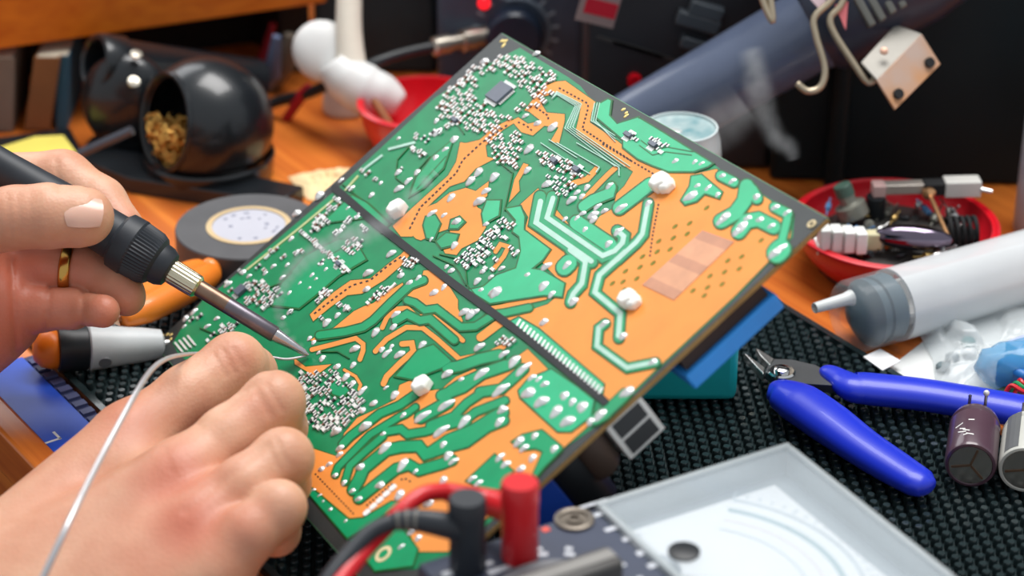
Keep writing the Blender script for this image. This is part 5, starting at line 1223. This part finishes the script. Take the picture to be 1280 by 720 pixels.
# ------------------------------------------------------------------ soldering station and black cases
stn = mat('station_grey', sr(70, 80, 96), 0.4, var=0.25, scale=40); dk = mat('case_black', sr(16, 30, 34), 0.5, var=0.12, scale=30, spec=0.25)
def cabinet(name, x0, x1, yb, H, D_, m, label, cat, skew=0.0):
    a = pz(x0, yb, 0); b = pz(x1, yb + skew, 0); ux = (b - a).normalized(); uy = Vector((-ux.y, ux.x, 0)); L_ = (b - a).length
    r = empty(name, (a + b) / 2 + uy * (D_ / 2), label, cat)
    MB().prism([a, b, b + uy * D_, a + uy * D_], (0, 0, H)).build('case', m, r, bevel=2.5)
    return r, a, ux, uy
st, sa0, sux, suy = cabinet('soldering_station', 548, 728, 140, 110, 130, stn, 'grey-blue soldering station with a round dial and red indicator', 'soldering station')
def on_front(a, ux, uy, px, py, out=0.0):              # ray through a pixel onto a cabinet front
    r = ray(px, py); n = -uy; return CAM + r * ((a - CAM).dot(n) / r.dot(n)) + n * out
def disc(name, px, py, r, t, m, parent, cab, prof=None):
    c = on_front(*cab, px, py); n = -cab[2]
    return MB().lathe(prof or [(r, 0), (r, t * .8), (r * .9, t), (0.0, t)], c, n, 32).build(name, m, parent, smooth=True, sharp=30)
cabA = (sa0, sux, suy)
disc('indicator_lamp', 605, 3, 2.6, 2.0, mat('led_red', sr(240, 30, 40), 0.3, emit=(sr(255, 30, 40), 1.2)), st, cabA)
kn = disc('dial_knob', 643, 40, 12, 9, mat('knob_blue', sr(38, 48, 66), 0.35), st, cabA)
cdial = on_front(*cabA, 645, 38)
for i in range(13):
    t = -2.2 + 4.4 * i / 12; d = sux * math.sin(t) + UP * math.cos(t)
    MB().box(cdial + d * 17 - suy * 0.1, (1.2, 3.4, 0.4), UP.cross(suy) if False else d.cross(suy), d, suy).build('dial_mark', mat('dial_mark', sr(150, 160, 170), 0.6), st)
ringp = [cdial - suy * 0.3 + (sux * math.sin(t) + UP * math.cos(t)) * 14.5 for t in [-0.3 + 2.6 * i / 20 for i in range(21)]]
MB().tube(ringp, 0.8, 8).build('dial_ring', mat('dial_ring', sr(116, 126, 138), 0.5), st, smooth=True)
s0_, s0a, s0x, s0y = cabinet('clutter_block', 395, 546, 92, 120, 90, mat('clutter_block', sr(34, 48, 54), 0.6, var=0.35, scale=30), 'dark block added in place of dark clutter behind the white stand', 'case')  # added block that keeps the area behind the white stand dark
panel0 = (s0a, s0x, s0y)
s2, s2a, s2x, s2y = cabinet('power_supply', 728, 962, 212, 150, 140, mat('supply_black', sr(42, 42, 46), 0.5, var=0.3, scale=25), 'black power supply with a red and white sticker', 'power supply')
cabB = (s2a, s2x, s2y)
def panel(name, px, py, w, h, t, m, parent, cab, bev=0.3, rot=0.0):
    c = on_front(*cab, px, py); n = -cab[2]; X_ = cab[1] * math.cos(rot) + UP * math.sin(rot); Y_ = n.cross(X_)
    return MB().box(c + n * (t / 2), (w, h, t), X_, Y_, n).build(name, m, parent, bevel=bev)
panel('sticker', 750, 3, 16, 19, 0.4, mat('sticker_grey', sr(150, 130, 128), 0.6), s2, cabB, 0, -0.25)
panel('sticker_band', 751, 10, 13, 6.5, 0.7, mat('sticker_red', sr(196, 24, 48), 0.5), s2, cabB, 0, -0.25)
disc('red_lamp', 793, 99, 3.0, 4, mat('lamp_red', sr(200, 14, 30), 0.25), s2, cabB)
for px, py, w, h in ((872, 24, 18, 6), (882, 10, 14, 6), (868, 52, 12, 5)): panel('switch', px, py, w, h, 5, mat('switch_grey', sr(70, 76, 82), 0.4), s2, cabB, 0.8, -0.3)
for i in range(4): panel('front_rib', 768 + 20 * i, 52 + 6 * i, 15, 1.5, 1.0, mat('rib_grey', sr(60, 58, 58), 0.5), s2, cabB, 0, -0.3)
s3, s3a, s3x, s3y = cabinet('black_case', 962, 1330, 226, 190, 160, dk, 'large plain black case with a smooth front at the back', 'case', 8)
# ------------------------------------------------------------------ heat gun in a wire hanger
hg = empty('heat_gun', pz(905, 215, 0), 'dark grey heat gun with a wire hanger and a rusty metal bracket', 'heat gun')
gd = 950
g0 = pd(770, 176, gd + 10); g1 = pd(1008, 40, gd - 5); gax = (g1 - g0).normalized(); gl_ = (g1 - g0).length; rg = 58 * mmpp(g1)
gm = mat('gun_grey', sr(84, 94, 116), 0.32, var=0.1, coat=0.2)
MB().lathe([(rg * 0.78, 0), (rg * 0.86, 2), (rg * 0.88, gl_ * 0.5), (rg * 0.92, gl_), (rg * 0.98, gl_ + 4)], g0, gax, 40).build('barrel', gm, hg, smooth=True, sharp=35)
MB().lathe([(rg * 0.9, gl_ + 2), (rg * 1.12, gl_ + 6), (rg * 1.16, gl_ + 10), (rg * 1.2, gl_ + 48), (rg * 1.1, gl_ + 60)], g0, gax, 40).build('housing', mat('gun_dark', sr(40, 46, 62), 0.35, var=0.1), hg, smooth=True, sharp=35)
hx, hy, _ = frame(gax, -CF)
for i in range(6):
    c = pd(1078 + 13 * i, 16 - 8 * i + (i % 2), gd - 25); MB().box(c, (3.2, 12, 13), gax, CF, gax.cross(CF).normalized()).build('vent_rib', mat('rib_steel', sr(120, 120, 114), 0.35, 0.6), hg, bevel=0.8)
wl = pd(1051, 14, gd - 27); tdir = [pd(1043, 6, gd - 33), pd(1060, 2, gd - 33), pd(1057, 38, gd - 33)]
MB().prism(tdir, -CF * 0.6).build('warning_triangle', mat('warn_pink', sr(222, 120, 124), 0.5), hg)
MB().prism([pd(1010, -4, gd - 31), pd(1036, -10, gd - 31), pd(1026, 14, gd - 31)], -CF * 0.6).build('warning_label', mat('warn_pale', sr(216, 190, 196), 0.5), hg)
wirem = mat('hanger_wire', sr(186, 172, 148), 0.35, 0.7)
for pts in ([(1050, -14), (1036, 4), (1018, 22), (1020, 45), (1031, 85), (1026, 108), (1010, 114), (996, 104)], [(1062, -18), (1050, 8), (1038, 22), (1042, 40), (1062, 72), (1080, 98), (1088, 103), (1094, 98)], [(950, -12), (957, 10), (966, 26), (962, -10)]):
    MB().tube(smooth_path([pd(x, y, gd - 34) for x, y in pts], 5), 1.35, 10).build('hanger_wire', wirem, hg, smooth=True, sharp=0)
# bracket: two flanges of bent sheet with two holes
brm = mat('bracket_metal', sr(196, 172, 158), 0.45, 0.35, var=0.15, col2=sr(214, 144, 70), scale=45)
bt = [pd(1076, 78, gd - 34), pd(1120, 30, gd - 24), pd(1152, 42, gd - 30), pd(1096, 100, gd - 40)]
bdir = (bt[1] - bt[0]).cross(bt[2] - bt[1]).normalized() * 1.2
MB().prism(bt, bdir).build('bracket_top', mat('bracket_steel', sr(150, 146, 138), 0.5, 0.2, var=0.1), hg, bevel=0.3)
bf = [pd(1096, 100, gd - 40), pd(1152, 42, gd - 30), pd(1176, 80, gd - 30), pd(1119, 137, gd - 40)]
bd2 = (bf[1] - bf[0]).cross(bf[2] - bf[1]).normalized() * 1.2
fl_ = MB().prism(bf, bd2).build('bracket_face', brm, hg, bevel=0.3)
MB().lathe([(1.6, 0), (1.4, 0.7), (0.0, 0.9)], pd(1105, 64, gd - 37), (CAM - pd(1105, 64, gd)).normalized() + UP * .6, 14).build('rivet', mat('rivet', sr(190, 150, 130), 0.4, 0.6), hg)
for x, y in ((1161, 79), (1122, 118)):
    nn = -bd2.normalized() if bd2.dot(CF) > 0 else bd2.normalized(); r_ = ray(x, y); c = CAM + r_ * ((bf[0] - CAM).dot(nn) / r_.dot(nn))
    MB().lathe([(2.0, 0), (2.0, 2.1), (0.0, 2.1)], c - nn * 0.6, nn, 16).build('bracket_hole', blackm, fl_)
# foot that carries the gun on the bench, behind the board
gb = g0 + gax * 20
MB().lathe([(18, 0), (18, 3), (5, 5), (4.5, gb.z - rg * 0.4)], Vector((gb.x, gb.y, 0)), UP, 28).build('stand_foot', gm, hg, smooth=True, sharp=30)
gb2 = g0 + gax * (gl_ + 20)
MB().tube([Vector((gb2.x, gb2.y + 16, 0.2)), Vector((gb2.x, gb2.y + 8, gb2.z - rg * 0.5))], 4.0, 12).build('stand_post', dk, hg, smooth=True)

# ------------------------------------------------------------------ tin can
cz = 62; cc = pz(851, 160, cz); rc_ = 52 * mmpp(cc)
can = empty('tin_can', Vector((cc.x, cc.y, 0)), 'silvery drink can with coloured print standing behind the board', 'can')
o = Vector((cc.x, cc.y, 0))
MB().lathe([(rc_ * .85, 0), (rc_ * 0.97, 3), (rc_, 6), (rc_, cz - 9), (rc_ * 0.97, cz - 5), (rc_ * 0.90, cz - 1), (rc_ * 0.90, cz + 0.5), (rc_ * 0.85, cz + 0.6), (rc_ * 0.84, cz - 0.9), (0.0, cz - 0.9)], o, UP, 48).build('can_body', mat('can_silver', sr(214, 224, 224), 0.3, 0.15, var=0.08), can, smooth=True, sharp=35)
MB().lathe([(rc_ * 0.83, 0), (rc_ * 0.83, 0.4), (0.0, 0.4)], o + UP * (cz - 0.85), UP, 40).build('can_lid', mat('lid_teal', sr(110, 160, 168), 0.3, 0.2, var=0.3, scale=110, col2=sr(206, 218, 216)), can)
MB().ell(o + UP * (cz - 0.3) + Vector((-4, -2, 0)), 4.5, 2.8, 0.6, seg=18, rings=6).build('pull_tab', mat('tab_white', sr(216, 222, 220), 0.3, 0.4), can, smooth=True)
for a, w_, col, nm in ((-0.93, 0.14, sr(190, 36, 44), 'red'), (-0.72, 0.10, sr(206, 190, 60), 'yellow'), (-1.1, 0.12, sr(60, 140, 150), 'teal'), (-1.45, 0.1, sr(60, 150, 100), 'green'), (-2.2, 0.2, sr(190, 36, 44), 'red')):
    pts = []
    b = MB(); n = 5; vs = []; fs = []
    for i in range(n + 1):
        t = a + w_ * (i / n - .5) * 2
        for zz_ in (cz - 30, cz - 9.5): vs.append(o + Vector((math.cos(t) * (rc_ + .15), math.sin(t) * (rc_ + .15), zz_)))
    for i in range(n): fs.append((2 * i, 2 * i + 2, 2 * i + 3, 2 * i + 1))
    b.add(vs, fs).build('printed_band', mat('band_' + nm, col, 0.4), can)
# ------------------------------------------------------------------ tall frosted jar at the right
jc = pz(1306, 288, 0); rjar = 40 * mmpp(jc); 
jar = empty('plastic_bottle', jc, 'tall frosted plastic bottle standing by the black case', 'bottle')
jm2 = mat('jar_frost', sr(196, 202, 214), 0.3, var=0.04, alpha=0.75)
jh = (pz(1306, 288, 0) - pz(1306, 288, 0)).length + 76
MB().lathe([(rjar * .96, 0), (rjar, 2), (rjar * .96, jh - 6), (rjar * .88, jh - 1), (rjar * .8, jh), (rjar * .74, jh), (rjar * 0.9, jh - 8), (rjar * .92, 3), (0.0, 3)], jc, UP, 44).build('bottle_body', jm2, jar, smooth=True, sharp=40)
MB().lathe([(rjar * .72, jh - 4), (rjar * .72, jh + 5), (rjar * .68, jh + 6), (0.0, jh + 6)], jc, UP, 36).build('bottle_cap', white_pl, jar, smooth=True, sharp=40)

# ------------------------------------------------------------------ smoke
def wisp(pts, rad, dens, label, n=3, scale=90):
    P = smooth_path(pts, n); R_ = lerp_list(rad, n)
    b = MB().tube(P, [r * 1.05 for r in R_], 14)
    m = bpy.data.materials.new('smoke'); m.use_nodes = True; nt = m.node_tree; nt.nodes.remove(nt.nodes['Principled BSDF'])
    o = b.build('smoke', m, smooth=True, sharp=0); org = ORG[o]
    tc = nt.nodes.new('ShaderNodeTexCoord'); acc = None
    for p, r in zip(P, R_):                           # soft puffs along the path
        d = nt.nodes.new('ShaderNodeVectorMath'); d.operation = 'DISTANCE'; d.inputs[1].default_value = ((p - org) * S)[:]
        nt.links.new(tc.outputs['Object'], d.inputs[0])
        mr = nt.nodes.new('ShaderNodeMapRange'); mr.interpolation_type = 'SMOOTHSTEP'; mr.inputs['From Min'].default_value = 0; mr.inputs['From Max'].default_value = r * S
        mr.inputs['To Min'].default_value = 1; mr.inputs['To Max'].default_value = 0
        nt.links.new(d.outputs['Value'], mr.inputs['Value'])
        if acc is None: acc = mr.outputs[0]
        else:
            mx_ = nt.nodes.new('ShaderNodeMath'); mx_.operation = 'MAXIMUM'; nt.links.new(acc, mx_.inputs[0]); nt.links.new(mr.outputs[0], mx_.inputs[1]); acc = mx_.outputs[0]
    nz = nt.nodes.new('ShaderNodeTexNoise'); nz.inputs['Scale'].default_value = scale; nt.links.new(tc.outputs['Object'], nz.inputs['Vector'])
    m1 = nt.nodes.new('ShaderNodeMapRange'); m1.inputs['From Min'].default_value = .35; m1.inputs['From Max'].default_value = .65; m1.inputs['To Min'].default_value = dens * .35; m1.inputs['To Max'].default_value = dens * 1.3
    nt.links.new(nz.outputs['Fac'], m1.inputs['Value'])
    mu = nt.nodes.new('ShaderNodeMath'); mu.operation = 'MULTIPLY'; nt.links.new(acc, mu.inputs[0]); nt.links.new(m1.outputs[0], mu.inputs[1])
    v = nt.nodes.new('ShaderNodeVolumeScatter'); v.inputs['Color'].default_value = (0.95, 0.97, 1, 1)
    nt.links.new(mu.outputs[0], v.inputs['Density']); nt.links.new(v.outputs[0], nt.nodes['Material Output'].inputs['Volume'])
    return tag(o, label, 'smoke', None, 'stuff')
wisp([pd(992, 200, 905), pd(986, 184, 905), pd(970, 172, 906), pd(958, 146, 908), pd(948, 118, 910), pd(944, 88, 912), pd(938, 62, 914)], [3, 5, 6, 6, 8, 7, 6], 55, 'grey curl of solder smoke drifting in front of the black case', 5, 140)
wisp([pd(930, 130, 908), pd(905, 150, 908), pd(880, 178, 908)], [12, 13, 9], 28, 'faint smoke haze in front of the heat gun barrel', 2, 60)
wisp([pd(383, 438, tipd - 3), pd(357, 415, tipd - 8), pd(348, 385, tipd - 10), pd(356, 355, tipd - 12), pd(378, 328, tipd - 14), pd(420, 302, tipd - 16), pd(470, 285, tipd - 18), pd(500, 262, tipd - 20), pd(545, 215, tipd - 22)], [1.6, 2.2, 2.8, 3.4, 4.6, 5.6, 5.6, 5, 2.5], 150, 'thin white wisp of smoke rising from the iron tip over the board')
